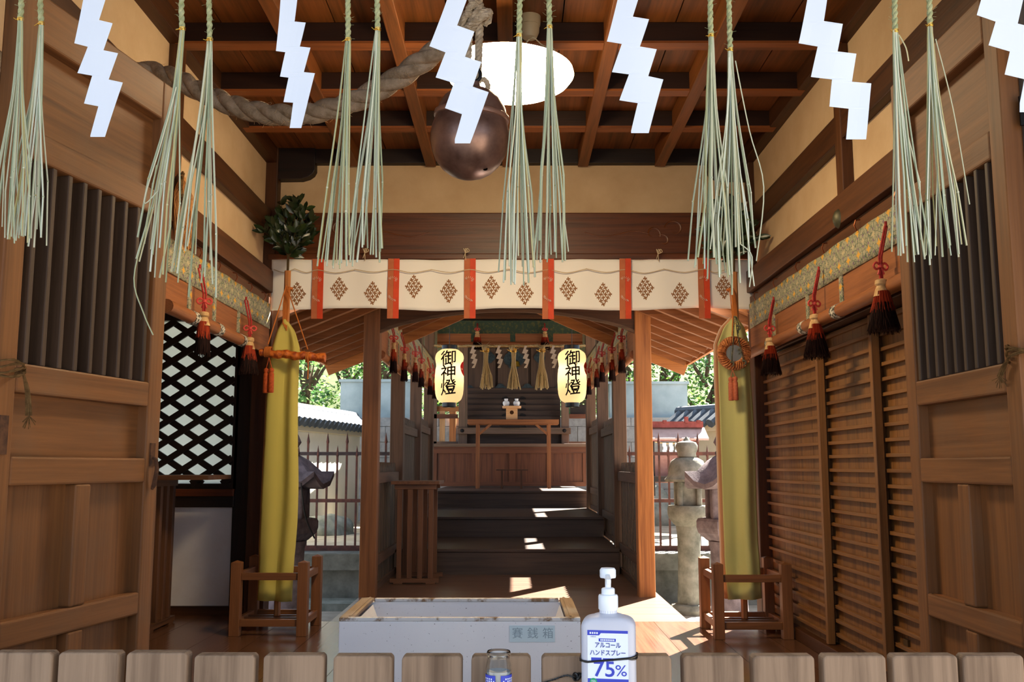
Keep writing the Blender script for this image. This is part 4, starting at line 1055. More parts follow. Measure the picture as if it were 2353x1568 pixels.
# ================================================================== offertory box
bz = 0.52
fl, fr_ = PZ(779, 1420, bz), PZ(1334, 1420, bz); bl_ = PZ(856, 1374, bz)
x0, x1, ya, yb = fl.x, fr_.x, fl.y, bl_.y
bxo = thing('offertory_box', 'pale lavender painted wooden offering box with worn brown rim', 'box', ((x0 + x1) / 2, (ya + yb) / 2, 0))
def chipped():
    m, nt, bs = nodes('chipped_paint')
    n = noise(nt, coords(nt, (1, 1, 1)), 130, 3, 0.7); n2 = noise(nt, coords(nt, (1, 1, 1)), 3, 3)
    mk = ramp(nt, n, [(0.30, (1, 1, 1, 1)), (0.315, (0, 0, 0, 1))])
    base = ramp(nt, n2, [(0.3, lin('#e6e2e2')), (0.7, lin('#dad7da'))])
    link(nt, mixc(nt, mk, base, lin('#4a3326')), bs.inputs['Base Color']); bs.inputs['Roughness'].default_value = 0.55
    return m
LAV = chipped(); RIM = plain('worn_rim_paint', '#cfccca', 0.6, 0.3, c2='#7d6248', sc=22, lo=0.5, hi=0.62); RIMY = wood('#9c8266', '#755c42', 'y', 0.6, worn='#b9b2ab')
tk = 0.028
MB().box(x0, x1, ya, ya + tk, 0, bz - 0.012).build('front_board', LAV, bxo, bevel=0.003)
MB().box(x0, x1, yb - tk, yb, 0, bz - 0.012).build('back_board', LAV, bxo, bevel=0.003)
for xa, xb in ((x0, x0 + tk), (x1 - tk, x1)): MB().box(xa, xb, ya + tk, yb - tk, 0, bz - 0.012).build('side_board', LAV, bxo, bevel=0.003)
MB().box(x0, x1, ya, ya + 0.022, bz - 0.012, bz).build('rim', RIM, bxo, bevel=0.003)
b = MB().box(x0 + 0.05, x1 - 0.05, yb - 0.026, yb, bz - 0.012, bz); b.build('rim', RIM, bxo, bevel=0.003)
for xa, xb in ((x0, x0 + 0.045), (x1 - 0.045, x1)):
    b = MB().box(xa, xb, ya + 0.022, yb, bz - 0.012, bz); xm = (xa + xb) / 2 + (0.008 if xa == x0 else -0.008); b.box(xm - 0.004, xm + 0.004, ya + 0.022, yb, bz, bz + 0.003); b.build('rim', RIMY, bxo, bevel=0.002)
b = MB()
zi = bz - 0.02; zl = bz - 0.15; ins = 0.05
A = [(x0 + 0.045, ya + tk, zi), (x1 - 0.045, ya + tk, zi), (x1 - 0.045, yb - tk, zi), (x0 + 0.045, yb - tk, zi)]
B = [(x0 + 0.1, ya + 0.12, zl), (x1 - 0.1, ya + 0.12, zl), (x1 - 0.1, yb - 0.07, zl), (x0 + 0.1, yb - 0.07, zl)]
b.add(A + B, [(0, 1, 5, 4), (1, 2, 6, 5), (2, 3, 7, 6), (3, 0, 4, 7)]); b.build('sloped_inside', LAV, bxo)
MB().box(x0 + tk, x1 - tk, ya + tk, yb - tk, 0.02, 0.04).build('bottom', WDK('x'), bxo)
pl = MB(); pa, pb_ = PY(1171, 1438, ya), PY(1275, 1476, ya)
plate = pl.box(pa.x, pb_.x, ya - 0.003, ya + 0.001, pb_.z, pa.z).build('name_plate', plain('silver_plate', '#c3d2d6', 0.4, 0.5, 0.0), bxo)
LETG = plain('grey_letters', '#8d9ca4', 0.5, 0.4, 0.0)
for ch, px in (('賽', 1189), ('銭', 1224), ('箱', 1259)):
    vs, fs = text_mesh(ch, 25 * ya / FPX, 0.0); q = PY(px, 1457, ya)
    MB().add([(q.x + x, ya - 0.0038, q.z + z) for x, z in vs], fs).build('letter', LETG, plate)

# ================================================================== picket fence
YP = 1.9
fen = thing('picket_fence', 'low weathered picket fence of wide boards across the front', 'fence', (0, YP, -0.55))
PS = [(-185, -38), (-22, 120), (134, 274), (290, 431), (446, 586), (605, 745), (766, 902), (923, 1062), (1083, 1220), (1245, 1386), (1405, 1543), (1569, 1709), (1730, 1872), (1891, 2036), (2051, 2201), (2212, 2353), (2374, 2514)]
for i, (a, c) in enumerate(PS):
    ty = (1501 if a < 300 else 1506 if a < 700 else 1508.5 if a < 1500 else 1507.5) + RND.uniform(-0.6, 0.6)
    p, q = PY(a, ty, YP), PY(c, ty, YP); z = p.z; ch = 0.006
    b = MB().prism([(p.x, -0.55), (q.x, -0.55), (q.x, z - ch * 0.8), (q.x - ch, z), (p.x + ch, z), (p.x, z - ch * 0.8)], YP, YP + 0.035)
    b.build('picket', WFEN('z'), fen, bevel=0.004)
for z in (-0.25, 0.3): MB().box(-1.15, 1.2, YP + 0.035, YP + 0.08, z, z + 0.09).build('rail', WFEN('x'), fen, bevel=0.004)
MB().box(-0.12, 0.32, YP - 0.11, YP, 0.47, 0.49).build('ledge', WFEN('x'), fen, bevel=0.003)

# ================================================================== pump bottle and jar on the ledge of the fence
yb_ = YP - 0.052; u = (yb_ - 0.03) / FPX
q = PY(1399, 1500, yb_)
bot = thing('pump_bottle', 'white translucent pump bottle of hand sanitizer with blue printed label', 'bottle', (q.x, yb_, 0.49), math.radians(-9)); M = WM[bot.name]
PLA = plain('milky_plastic', '#d9dcea', 0.35, 0.5, trans=0.3); WHPL = plain('white_plastic', '#e6edf7', 0.35, 0.5)
BLU = plain('blue_print', '#3a45b8', 0.5, 0.3); LBL = plain('label_white', '#dfe8f6', 0.4, 0.4); NAVY = plain('navy_print', '#3b4593', 0.5, 0.3); GREEN = plain('green_print', '#2f9a6a', 0.5, 0.3)
def put(b, nm, m_, par=None, **k): b.v = [M @ v for v in b.v]; return b.build(nm, m_, par or bot, **k)
hw, hd = 0.0500, 0.030
zs_ = PY(1399, 1412, yb_).z - 0.49                                 # height of the shoulder
def rsec(w_, d_, r_, z):
    out = []
    for cx, cy, a0 in ((w_ - r_, d_ - r_, 0), (-w_ + r_, d_ - r_, 90), (-w_ + r_, -d_ + r_, 180), (w_ - r_, -d_ + r_, 270)):
        for k in range(7):
            a = math.radians(a0 + 15 * k); out.append((cx + r_ * math.cos(a), cy + r_ * math.sin(a), z))
    return out
secs = [rsec(hw - 0.004, hd - 0.004, 0.012, 0.0), rsec(hw, hd, 0.014, 0.005), rsec(hw, hd, 0.014, zs_ - 0.022)]
for k in range(1, 9):
    a = k / 8 * math.pi / 2; s_ = 1 - math.cos(a)
    secs.append(rsec(hw - 0.020 * s_, hd - 0.008 * s_, 0.014 + 0.003 * s_, zs_ - 0.022 + 0.02 * math.sin(a)))
secs.append(rsec(0.026, 0.021, 0.0205, zs_ + 0.0005)); secs.append(rsec(0.0165, 0.0165, 0.0164, zs_ + 0.003)); secs.append(rsec(0.0165, 0.0165, 0.0164, zs_ + 0.008))
b = MB(); n = 28
b.add([v for s_ in secs for v in s_], [(i * n + j, i * n + (j + 1) % n, (i + 1) * n + (j + 1) % n, (i + 1) * n + j) for i in range(len(secs) - 1) for j in range(n)] + [tuple(range(n - 1, -1, -1)), tuple((len(secs) - 1) * n + j for j in range(n))])
put(b, 'body', PLA, smooth=1, sharp=45)
zc_ = zs_ + 0.002
put(MB().lathe([(0.0165, zc_), (0.0165, zc_ + 0.006), (0.0185, zc_ + 0.008), (0.0185, zc_ + 0.031), (0.017, zc_ + 0.034), (0.0125, zc_ + 0.0345), (0.0125, zc_ + 0.044), (0.011, zc_ + 0.046), (0.0075, zc_ + 0.047)], (0, 0, 0), 28), 'collar', WHPL, smooth=1, sharp=50)
put(MB().lathe([(0.0055, zc_ + 0.046), (0.0055, zc_ + 0.062), (0.008, zc_ + 0.0645), (0.0145, zc_ + 0.065), (0.0152, zc_ + 0.068), (0.0152, zc_ + 0.079), (0.0125, zc_ + 0.083), (0.001, zc_ + 0.0835)], (0, 0, 0), 28), 'pump_head', WHPL, smooth=1, sharp=50)
put(MB().bar((0, -0.004, zc_ + 0.07), (0.004, -0.045, zc_ + 0.062), 0.009, 0.010), 'spout', WHPL, bevel=0.002)
yl = -hd - 0.0006
def lx(px): return (px - 1391) * u
def lz(py): return zs_ - 0.0 + (1412 - py) * u * 1.0
lab = put(MB().box(lx(1346), lx(1436), yl, -hd + 0.0005, 0.012, lz(1442)), 'label', LBL)
def pr_(b, m_, nm='print'): return put(b, nm, m_, lab)
def rect(xa, xb, yt, yb2, d=0.0003): return MB().box(lx(xa), lx(xb), yl - d, yl, lz(yb2), lz(yt))
pr_(rect(1346, 1436, 1442, 1448).add([(lx(1346), yl - 0.0003, lz(1448)), (lx(1376), yl - 0.0003, lz(1448)), (lx(1372), yl - 0.0003, lz(1453)), (lx(1346), yl - 0.0003, lz(1453))], [(0, 1, 2, 3)]), BLU)
def txt(s_, px, py, hpx, m_, wpx=None, bold=0.0, d=0.0006):
    vs, fs = text_mesh(s_, hpx * u, bold * hpx * u)
    xs_ = [v[0] for v in vs]; k = 1.0 if not wpx else wpx * u / (max(xs_) - min(xs_))
    pr_(MB().add([(lx(px) + x * k, yl - d, lz(py) + z) for x, z in vs], fs), m_, 'writing')
b = MB()
for k in range(4): b.box(lx(1351 + 5 * k), lx(1354.2 + 5 * k), yl - 0.0007, yl - 0.0003, lz(1450), lz(1446))
pr_(b, LBL)
txt('1000ml', 1359, 1456, 4.2, NAVY)
pr_(rect(1371, 1409, 1459.5, 1466), BLU)
b = MB()
for k in range(8): b.box(lx(1375 + 4 * k), lx(1377.8 + 4 * k), yl - 0.0007, yl - 0.0003, lz(1464.4), lz(1461))
pr_(b, LBL)
txt('アルコール', 1391, 1474.5, 13.5, NAVY, 57, 0.02); txt('ハンドスプレー', 1391, 1491, 13.5, NAVY, 79, 0.02)
pr_(rect(1354, 1377, 1501, 1508), BLU); pr_(rect(1380, 1403, 1502, 1508), BLU)
txt('75', 1383, 1527, 46, BLU, 46, 0.012); txt('%', 1420, 1529, 34, BLU, 25, 0.0)
pr_(rect(1346, 1436, 1546, 1600), BLU)
vs = [(lx(1358.5) + 8.2 * u * math.cos(a), yl - 0.0006, lz(1553) + 8.2 * u * math.sin(a)) for a in [i * math.pi / 12 for i in range(24)]]
pr_(MB().add(vs, [tuple(range(24))]), GREEN)
txt('75%', 1358.5, 1552, 6, LBL, 10, 0.0, 0.0009)
pr_(rect(1376, 1391, 1563, 1590).box(lx(1381), lx(1386), yl - 0.0003, yl, lz(1563), lz(1556)).box(lx(1371), lx(1387), yl - 0.0003, yl, lz(1557), lz(1554)), LBL)
b = MB()
for r_ in range(2):
    for k in range(9): b.box(lx(1396 + 4 * k), lx(1398.8 + 4 * k), yl - 0.0007, yl - 0.0003, lz(1560.5 + 5 * r_), lz(1557 + 5 * r_))
pr_(b, LBL)
# elastic round the bottle, tied to the fence
el = thing('elastic_cord', 'black elastic cord stretched round the pump bottle and knotted at the fence', 'cord', (q.x, yb_, 0.49 + lz(1506)))
ring = rsec(hw + 0.002, hd + 0.002, 0.015, lz(1506)); ring.append(ring[0])
b = MB()
for k in range(2): b.tube([M @ Vector((x, y, z + 0.0016 * math.sin(i * 0.45 + 2 * k) + 0.002 * k - (0.0045 if x < 0 else -0.004) * (1 if y < 0 else 0.5))) for i, (x, y, z) in enumerate(ring)], 0.0019, 6)
b.build('loop', BLACK, el, smooth=1)
b = MB(); yk = YP - 0.004
b.rope(spline([PY(1338, 1552, yk), PY(1318, 1556, yk - 0.004), PY(1300, 1553, yk), PY(1270, 1563, yk), PY(1236, 1572, yk)], 6), 0.0022, 2, 0.012, 5)
for k in range(3): b.tube([PY(1322 + 5 * k, 1556, yk - 0.003) + Vector((0.004 * math.cos(a), 0.003 * math.sin(a), 0.006 * math.sin(a + k))) for a in [i * math.pi / 6 for i in range(13)]], 0.0022, 5)
b.build('knotted_end', BLACK, el, smooth=1)

yj = YP - 0.04; q = PY(1146, 1500, yj); uj = yj / FPX
jar = thing('glass_jar', 'small clear glass jar with blue printed label before the fence', 'jar', (q.x, yj, 0.49)); zt = PY(1146, 1496, yj).z - 0.49
m, nt, bs = nodes('clear_glass'); bs.inputs['Transmission Weight'].default_value = 1.0; bs.inputs['Roughness'].default_value = 0.02; bs.inputs['IOR'].default_value = 1.35; bs.inputs['Base Color'].default_value = (0.93, 0.96, 0.97, 1)
r_ = 28.5 * uj; j0 = Vector((q.x, yj, 0.49))
prof = [(r_ * 0.9, 0.0), (r_, 0.005), (r_, zt - 0.034), (r_ * 0.97, zt - 0.026), (r_ * 0.87, zt - 0.014), (r_ * 0.86, zt - 0.009), (r_ * 0.93, zt - 0.006), (r_ * 0.93, zt - 0.002), (r_ * 0.88, zt), (r_ * 0.80, zt - 0.004), (r_ * 0.8, zt - 0.012), (r_ * 0.92, zt - 0.028), (r_ * 0.94, zt - 0.036), (r_ * 0.94, 0.006), (r_ * 0.3, 0.004)]
MB().lathe(prof, j0, 40).build('glass', m, jar, smooth=1, sharp=50)
MB().lathe([(r_ * 0.3, 0.006), (r_ * 0.925, 0.007), (r_ * 0.925, zt - 0.036), (r_ * 0.3, zt - 0.0365)], j0, 32).build('filling', plain('pale_filling', '#b9c4cc', 0.4, 0.4, trans=0.3), jar, smooth=1, sharp=50)
def wrap(a0, a1, z0, z1, rr_, nm, m_, par):
    return MB().grid(lambda a, c: (q.x + rr_ * math.sin(math.radians(a0 + (a1 - a0) * a)), yj - rr_ * math.cos(math.radians(a0 + (a1 - a0) * a)), 0.49 + z0 + (z1 - z0) * c), 14, 2).build(nm, m_, par, smooth=2)
zl = zt - 0.041
for a0, a1 in ((-100, -14), (10, 100)):
    lb = wrap(a0, a1, 0.02, zl, r_ + 0.0006, 'label', BLU, jar)
    b = MB()
    for col in range(7):
        aa = a0 + 10 + col * 11
        for k in range(16):
            if (k * 7 + col * 5) % 6 == 0: continue
            zz = zl - 0.005 - k * 0.0042; rr_ = r_ + 0.0009
            p = [(q.x + rr_ * math.sin(math.radians(aa + d)), yj - rr_ * math.cos(math.radians(aa + d)), 0.49 + z) for d, z in ((0, zz - 0.003), (5.5, zz - 0.003), (5.5, zz), (0, zz))]
            b.add(p, [(0, 1, 2, 3)])
    b.build('print', LBL, lb)

# ================================================================== rear stair
HALF = 1.02
Y1, Y2, Y3, Y4 = 7.62, 9.35, 11.1, 12.8
S = [(9.12, 0.235), (10.67, 0.45), (13.0, 0.675)]
ends = [10.72, 13.05, 18.6]
for (y, z), ye in zip(S, ends):
    b = MB().box(XA - HALF - 0.02, XA + HALF + 0.02, y, ye, -0.02, z - 0.03); b.box(XA - HALF - 0.02, XA + HALF + 0.02, y - 0.02, ye, z - 0.03, z)
    struct(b.build('stair_step', WSTEP('x'), bevel=0.004), 'broad dark wooden step of the rear stair', 'step')
# posts
def post(x, y, z0, z1, m_, w_=0.064):
    return struct(MB().box(x - w_, x + w_, y - w_, y + w_, z0, z1).build('trim_stair_post', m_, bevel=0.006), 'square wooden post beside the rear stair', 'post')
for sg in (-1, 1):
    X = XA + sg * (HALF + 0.06)
    post(X, Y1, -0.02, 2.62, WORG('z') if sg > 0 else wood('#7f5230', '#5c371c', 'z', 0.5))  # light put into the colours: lit orange right post, shaded brown left post
    post(X, Y2, -0.02, 2.62, WCOR('z')); post(X, Y3, -0.02, 3.0, WCOR('z')); post(X, Y4, -0.02, 3.0, WCOR('z')); struct(MB().box(X - 0.04, X + 0.04, Y3, Y4, 2.95, 3.05).build('trim_upper_plate', WDK('y')), 'beam along the tops of the far stair posts', 'beam')
    # boarded balustrades between the posts
    for (ya, yb, zb, zt, nm) in ((Y1 + 0.064, Y2 - 0.064, 0.0, 0.95, 'first'), (Y2 + 0.064, Y3 - 0.064, 0.235, 1.42, 'second'), (Y3 + 0.064, Y4 - 0.064, 0.45, 1.5, 'third')):
        t = thing('balustrade', '%s boarded balustrade %s of the rear stair counted from the hall' % (nm, 'left' if sg < 0 else 'right'), 'balustrade', (X, (ya + yb) / 2, zb), 0, 'boarded balustrades of the rear stair')
        MB().box(X - 0.03, X + 0.03, ya, yb, zt - 0.09, zt).build('top_rail', WCOR('y'), t, bevel=0.004)
        MB().box(X - 0.025, X + 0.025, ya, yb, zb + 0.2, zb + 0.28).build('bottom_rail', WCOR('y'), t, bevel=0.004)
        b = MB(); n = round((yb - ya) / 0.105)
        for i in range(n):
            a = ya + (yb - ya) * i / n; c = ya + (yb - ya) * (i + 0.82) / n
            b.prism([(a, zb + 0.02), (c, zb + 0.02), (c, zt + 0.03), ((a + c) / 2, zt + 0.085), (a, zt + 0.03)], X + sg * 0.0, X + sg * 0.018, 'x')
        b.build('boards', wood('#584636', '#3a2d22', 'z', 0.65), t)
        MB().box(X - 0.02, X + 0.02, ya, yb, zb, zb + 0.05).build('base_rail', WCOR('y'), t)
# arched tie beam between the first posts
b = MB(); pts_t, pts_b = [], []
for i in range(25):
    t = i / 24; x = XA - HALF + 2 * HALF * t; cv = math.sin(math.pi * t)
    zb_ = PY(1176, 765, Y1).z + (PY(1176, 716, Y1).z - PY(1176, 765, Y1).z) * cv ** 0.75
    pts_b.append((x, zb_)); pts_t.append((x, zb_ + 0.19))
b.prism(pts_b + pts_t[::-1], Y1 - 0.045, Y1 + 0.045)
struct(b.build('trim_arched_beam', WDK('x'), bevel=0.006), 'curved beam spanning the first pair of stair posts', 'beam')
b = MB(); pb2 = [(x, z + 0.012) for x, z in pts_b]
b.prism([(x, z - 0.012) for x, z in pts_b] + pb2[::-1], Y1 - 0.055, Y1 - 0.03)
struct(b.build('trim_beam_edge', WCOR('x')), 'pale moulded edge under the curved beam', 'moulding')
for sg in (-1, 1):
    X = XA + sg * (HALF + 0.06)
    struct(MB().box(X - 0.05, X + 0.05, Y1, Y4, 2.33, 2.45).build('trim_stair_plate', WDK('y'), bevel=0.005), 'beam along the tops of the stair posts', 'beam')
for y in (Y4, 11.9): struct(MB().box(XA - HALF - 0.1, XA + HALF + 0.1, y - 0.04, y + 0.04, 2.98, 3.1).build('trim_cross_tie', WDK('x'), bevel=0.005), 'cross beam over the rear stair', 'beam')
# gabled roof of the stair: boards on rafters
xe, ze, zrg = 1.74, 2.0, 2.76
YR0, YR1 = 6.45, 9.2
for sg in (-1, 1):
    ct = XA - 0.02
    p = lambda f, dz=0.0: (ct + sg * xe * f, 0, ze + (zrg - ze) * (1 - f) + 0.04 * (1 - f) * f * -4 * 0.5 + dz)
    b = MB()
    for i in range(12):
        y = YR0 + (YR1 - YR0) * i / 12; ye = YR0 + (YR1 - YR0) * (i + 1) / 12 - 0.004
        for k in range(6):
            a, c = p(k / 6), p((k + 1) / 6)
            b.add([(a[0], y, a[2]), (c[0], y, c[2]), (c[0], ye, c[2]), (a[0], ye, a[2]), (a[0], y, a[2] + 0.05), (c[0], y, c[2] + 0.05), (c[0], ye, c[2] + 0.05), (a[0], ye, a[2] + 0.05)], [(0, 1, 2, 3), (4, 7, 6, 5), (0, 4, 5, 1), (2, 6, 7, 3), (1, 5, 6, 2), (0, 3, 7, 4)])
    struct(b.build('roof_stair', wood('#94603a', '#6f4424', 'x', 0.5)), 'boarded underside of the stair roof', 'roof')
    b = MB(); nr = 9
    for i in range(nr):
        y = YR0 + 0.1 + (YR1 - YR0 - 0.2) * i / (nr - 1)
        for k in range(6):
            a, c = p(k / 6, -0.028), p(min((k + 1) / 6, 0.985), -0.028)
            b.bar((a[0], y, a[2]), (c[0], y, c[2]), 0.045, 0.056)
    struct(b.build('roof_rafters', wood('#8d5934', '#683e1f', 'x', 0.5)), 'rafters under the stair roof', 'roof')
    a, c = p(0.0, -0.05), p(1.0, -0.05); b = MB()
    for k in range(6):
        a, c = p(k / 6, -0.06), p((k + 1) / 6, -0.06)
        for y in (YR1,): b.bar((a[0], y, a[2]), (c[0], y, c[2]), 0.03, 0.15)
    struct(b.build('trim_bargeboard', WORG('x')), 'reddish board closing the gable of the stair roof', 'board')
    e = p(1.0); struct(MB().box(min(e[0], e[0] + sg * 0.03), max(e[0], e[0] + sg * 0.03), YR0, YR1, e[2] - 0.03, e[2] + 0.06).build('trim_fascia', WORG('y')), 'eaves board of the stair roof', 'board')
# large roof over the shrine itself
for sg in (-1, 1):
    b = MB(); b.prism([(XA, 3.75), (XA + sg * 1.75, 2.86), (XA + sg * 1.75, 2.94), (XA, 3.85)], 8.9, 19.2)
    struct(b.build('roof_shrine', WDK('x')), 'roof of the shrine behind the rear stair', 'roof')
struct(MB().prism([(XA - 1.7, 2.88), (XA + 1.7, 2.88), (XA, 3.72)], 9.9, 9.98).build('wall_gable', WBLK('x')), 'dark gable boarding of the shrine roof', 'wall')

# blinds and tassels beside and across the stair
def blind_stair(label, X, sg, y0, y1, zt, h_):
    t = thing('rolled_blind', label, 'blind', (X, (y0 + y1) / 2, zt - h_), 0, 'rolled blinds over the rear stair')
    xa, xb = sorted((X, X + sg * 0.012))
    MB().box(xa, xb, y0, y1, zt - h_ + 0.02, zt - 0.16).build('bamboo_sheet', BAMB, t)
    xa, xb = sorted((X - sg * 0.004, X + sg * 0.014)); MB().box(xa, xb, y0, y1, zt - 0.17, zt).build('brocade_band', BROC, t)
    for f in (0.28, 0.72): MB().box(xa - 0.002, xb + 0.002, y0 + (y1 - y0) * f - 0.02, y0 + (y1 - y0) * f + 0.02, zt - h_ + 0.03, zt - 0.17).build('brocade_strip', BROC, t)
    MB().lathe([(0.035, 0), (0.035, y1 - y0 - 0.04)], (X + sg * 0.005, y0 + 0.02, zt - h_ + 0.02), 16, Matrix(((1, 0, 0), (0, 0, 1), (0, -1, 0)))).build('roll', BAMB, t, smooth=1)
    return t
for sg, nm in ((-1, 'left'), (1, 'right')):
    X = XA + sg * (HALF + 0.0)
    blind_stair('rolled brocade blind %s of the rear stair between first and second posts' % nm, X, sg, Y1 + 0.08, Y2 - 0.08, 2.30, 0.42)
    blind_stair('rolled brocade blind %s of the rear stair between second and third posts' % nm, X, sg, Y2 + 0.08, Y3 - 0.08, 2.40, 0.42)
    blind_stair('rolled brocade blind %s of the rear stair between third and fourth posts' % nm, X, sg, Y3 + 0.08, Y4 - 0.08, 2.40, 0.42)
G2 = 'tassels on the stair blinds'
for sg, nm in ((-1, 'left'), (1, 'right')):
    X = XA + sg * (HALF - 0.055)
    for y, z, o in ((8.05, 2.22, 'nearest the hall'), (8.85, 2.22, 'just before the second post'), (9.85, 2.3, 'just past the second post'), (10.5, 2.3, 'just before the third post'), (11.6, 2.3, 'just past the third post'), (12.3, 2.3, 'just before the fourth post')):
        tassel((X, y, z), 'small red and black tassel %s of the rear stair, %s' % (nm, o), G2, 0.19, 0.24, 0.06, 0.5, int(y * 10) + sg, (sg * 0.03, 0, 0), (0.7, 1))
struct(MB().box(XA - 1.2, XA + 1.2, 13.02, 13.08, 2.9, 3.6).build('wall_far_gable', WBLK('x')), 'dark boarding above the far blind', 'wall')
# blind across the far end
YC = 12.95
ct = thing('rolled_blind', 'green brocade blind across the far end of the stair, shade put into its colour', 'blind', (XA, YC, 2.3))
xa, xb = XA - HALF + 0.03, XA + HALF - 0.03
za, zb_, zc2 = PY(1176, 737, YC).z, PY(1176, 767, YC).z, PY(1176, 790, YC).z
MB().box(xa, xb, YC, YC + 0.012, zb_, za).build('brocade_band', plain('shaded_green_brocade', '#35463a', 0.7, 0.2, c2='#5b5a34', sc=26, lo=0.5, hi=0.66), ct); MB().box(xa, xb, YC + 0.002, YC + 0.01, zc2, zb_).build('bamboo_sheet', BAMBX, ct)  # brocade coloured darker to stand for the shade at the far end
for f in (0.25, 0.52, 0.78): MB().box(xa + (xb - xa) * f - 0.035, xa + (xb - xa) * f + 0.035, YC - 0.003, YC + 0.011, zc2, zb_).build('brocade_strip', MATS['shaded_green_brocade'], ct)
MB().tube([(xa, YC + 0.01, zc2), (xb, YC + 0.01, zc2)], 0.03, 12).build('roll', BAMBX, ct, smooth=1)
MB().tube([(xa, YC - 0.03, PY(1176, 797, YC).z), (xb, YC - 0.03, PY(1176, 797, YC).z)], 0.014, 10).build('rod', plain('gilt_rod', '#a8783a', 0.5, 0.4, c2='#8a5f2a', sc=20), ct, smooth=1)
for x, nm in ((1097, 'left'), (1252, 'right')):
    q = PY(x, 740, YC - 0.07); tassel(q, 'dark tassel on the far blind, %s of the middle' % ('left' if nm == 'left' else 'right'), 'tassels on the far blind', 0.14, 0.24, 0.09, 0.5, 77 + x, (0, 0.085, 0), (1, 0.6))

# lanterns
def lantern(label, px, group):
    YL = 11.9; u = YL / FPX; c = PY(px, 926, YL); t = thing('paper_lantern', label, 'lantern', c, 0, group)
    prof = [(17, 0), (27, 7), (32, 22), (33.5, 45), (33.5, 62), (32.0, 76), (30.5, 85), (32, 96), (33, 104), (30, 114), (22, 121), (16, 124)]
    pf = [(p_.x, p_.z) for p_ in spline([(r_, 0, z) for r_, z in prof], 5)]
    pf = [((r_ + 0.12 * math.sin(z * 2.1)) * u, z * u) for r_, z in pf]
    m = MATS.get('lantern_paper')
    if not m:
        m, nt, bs = nodes('lantern_paper'); MATS['lantern_paper'] = m
        bs.inputs['Base Color'].default_value = lin('#f2dfb0'); bs.inputs['Roughness'].default_value = 0.8
        bs.inputs['Emission Color'].default_value = (1.0, 0.80, 0.50, 1); bs.inputs['Emission Strength'].default_value = 0.33
        out = nt.nodes['Material Output']; tr = nt.nodes.new('ShaderNodeBsdfTranslucent'); mx = nt.nodes.new('ShaderNodeMixShader')
        tr.inputs[0].default_value = lin('#f3dcb6'); mx.inputs[0].default_value = 0.6
        link(nt, bs.outputs[0], mx.inputs[1]); link(nt, tr.outputs[0], mx.inputs[2]); link(nt, mx.outputs[0], out.inputs[0])
    MB().lathe(pf, c, 36, capb=False, capt=False).build('shade', m, t, smooth=1, sharp=60)
    MB().lathe([(17 * u, 122 * u), (18 * u, 123 * u), (18 * u, 132 * u), (17 * u, 133 * u), (16 * u, 132 * u)], c, 28, capb=False).build('top_ring', BLACK, t, smooth=1, sharp=40)
    MB().lathe([(15 * u, -10 * u), (16 * u, -9 * u), (16 * u, 1 * u), (15 * u, 1 * u)], c, 28, capb=False, capt=False).build('bottom_ring', BLACK, t, smooth=1, sharp=40)
    MB().tube([c + Vector((0, 0, 132 * u)), c + Vector((0, 0, 2.99 - c.z))], 0.004, 6).build('hanger', BLACK, t)
    def rad(z):
        for i in range(len(pf) - 1):
            if pf[i][1] <= z <= pf[i + 1][1]:
                f = (z - pf[i][1]) / max(1e-6, pf[i + 1][1] - pf[i][1]); return pf[i][0] * (1 - f) + pf[i + 1][0] * f
        return pf[0][0]
    INK = plain('black_ink', '#100d0a', 0.7, 0.1)
    for ch, zz in (('御', 98), ('神', 65), ('燈', 31)):
        vs, fs = text_mesh(ch, 38 * u, 0.42 * u, 0.012)
        out_ = []
        for x, z in vs:
            z = z + 0.12 * x
            r_ = rad((zz) * u + z) + 0.0035; a = x / r_
            out_.append(c + Vector((r_ * math.sin(a), -r_ * math.cos(a), zz * u + z)))
        MB().add(out_, fs).build('letter', INK, t, smooth=2)
    RED = plain('red_ink', '#c8231c', 0.7, 0.1)
    b = MB(); vs = []; nn = 20
    for k in range(nn):
        a = 2 * math.pi * k / nn; zz = 78 + 17 * math.sin(a); r_ = rad(zz * u) + 0.0035; an = math.radians(84) + 0.5 * math.cos(a)
        vs.append(c + Vector((r_ * math.sin(an), -r_ * math.cos(an), zz * u)))
    r_ = rad(78 * u) + 0.006; vs.append(c + Vector((r_ * math.sin(math.radians(84)), -r_ * math.cos(math.radians(84)), 78 * u)))
    b.add(vs, [(k, (k + 1) % nn, nn) for k in range(nn)]); b.build('red_mark', RED, t)
    ld = bpy.data.lights.new('lantern_bulb', 'POINT'); ld.energy = 5.0; ld.color = (1.0, 0.84, 0.55); ld.shadow_soft_size = 0.025
    lo = bpy.data.objects.new('lantern_bulb', ld); COL.objects.link(lo); lo.location = c + Vector((0, 0, 72 * u))
    return t
lantern('glowing white paper lantern with three black characters, left of the altar', 1032, 'paper lanterns over the rear stair')
lantern('glowing white paper lantern with three black characters, right of the altar', 1315, 'paper lanterns over the rear stair')

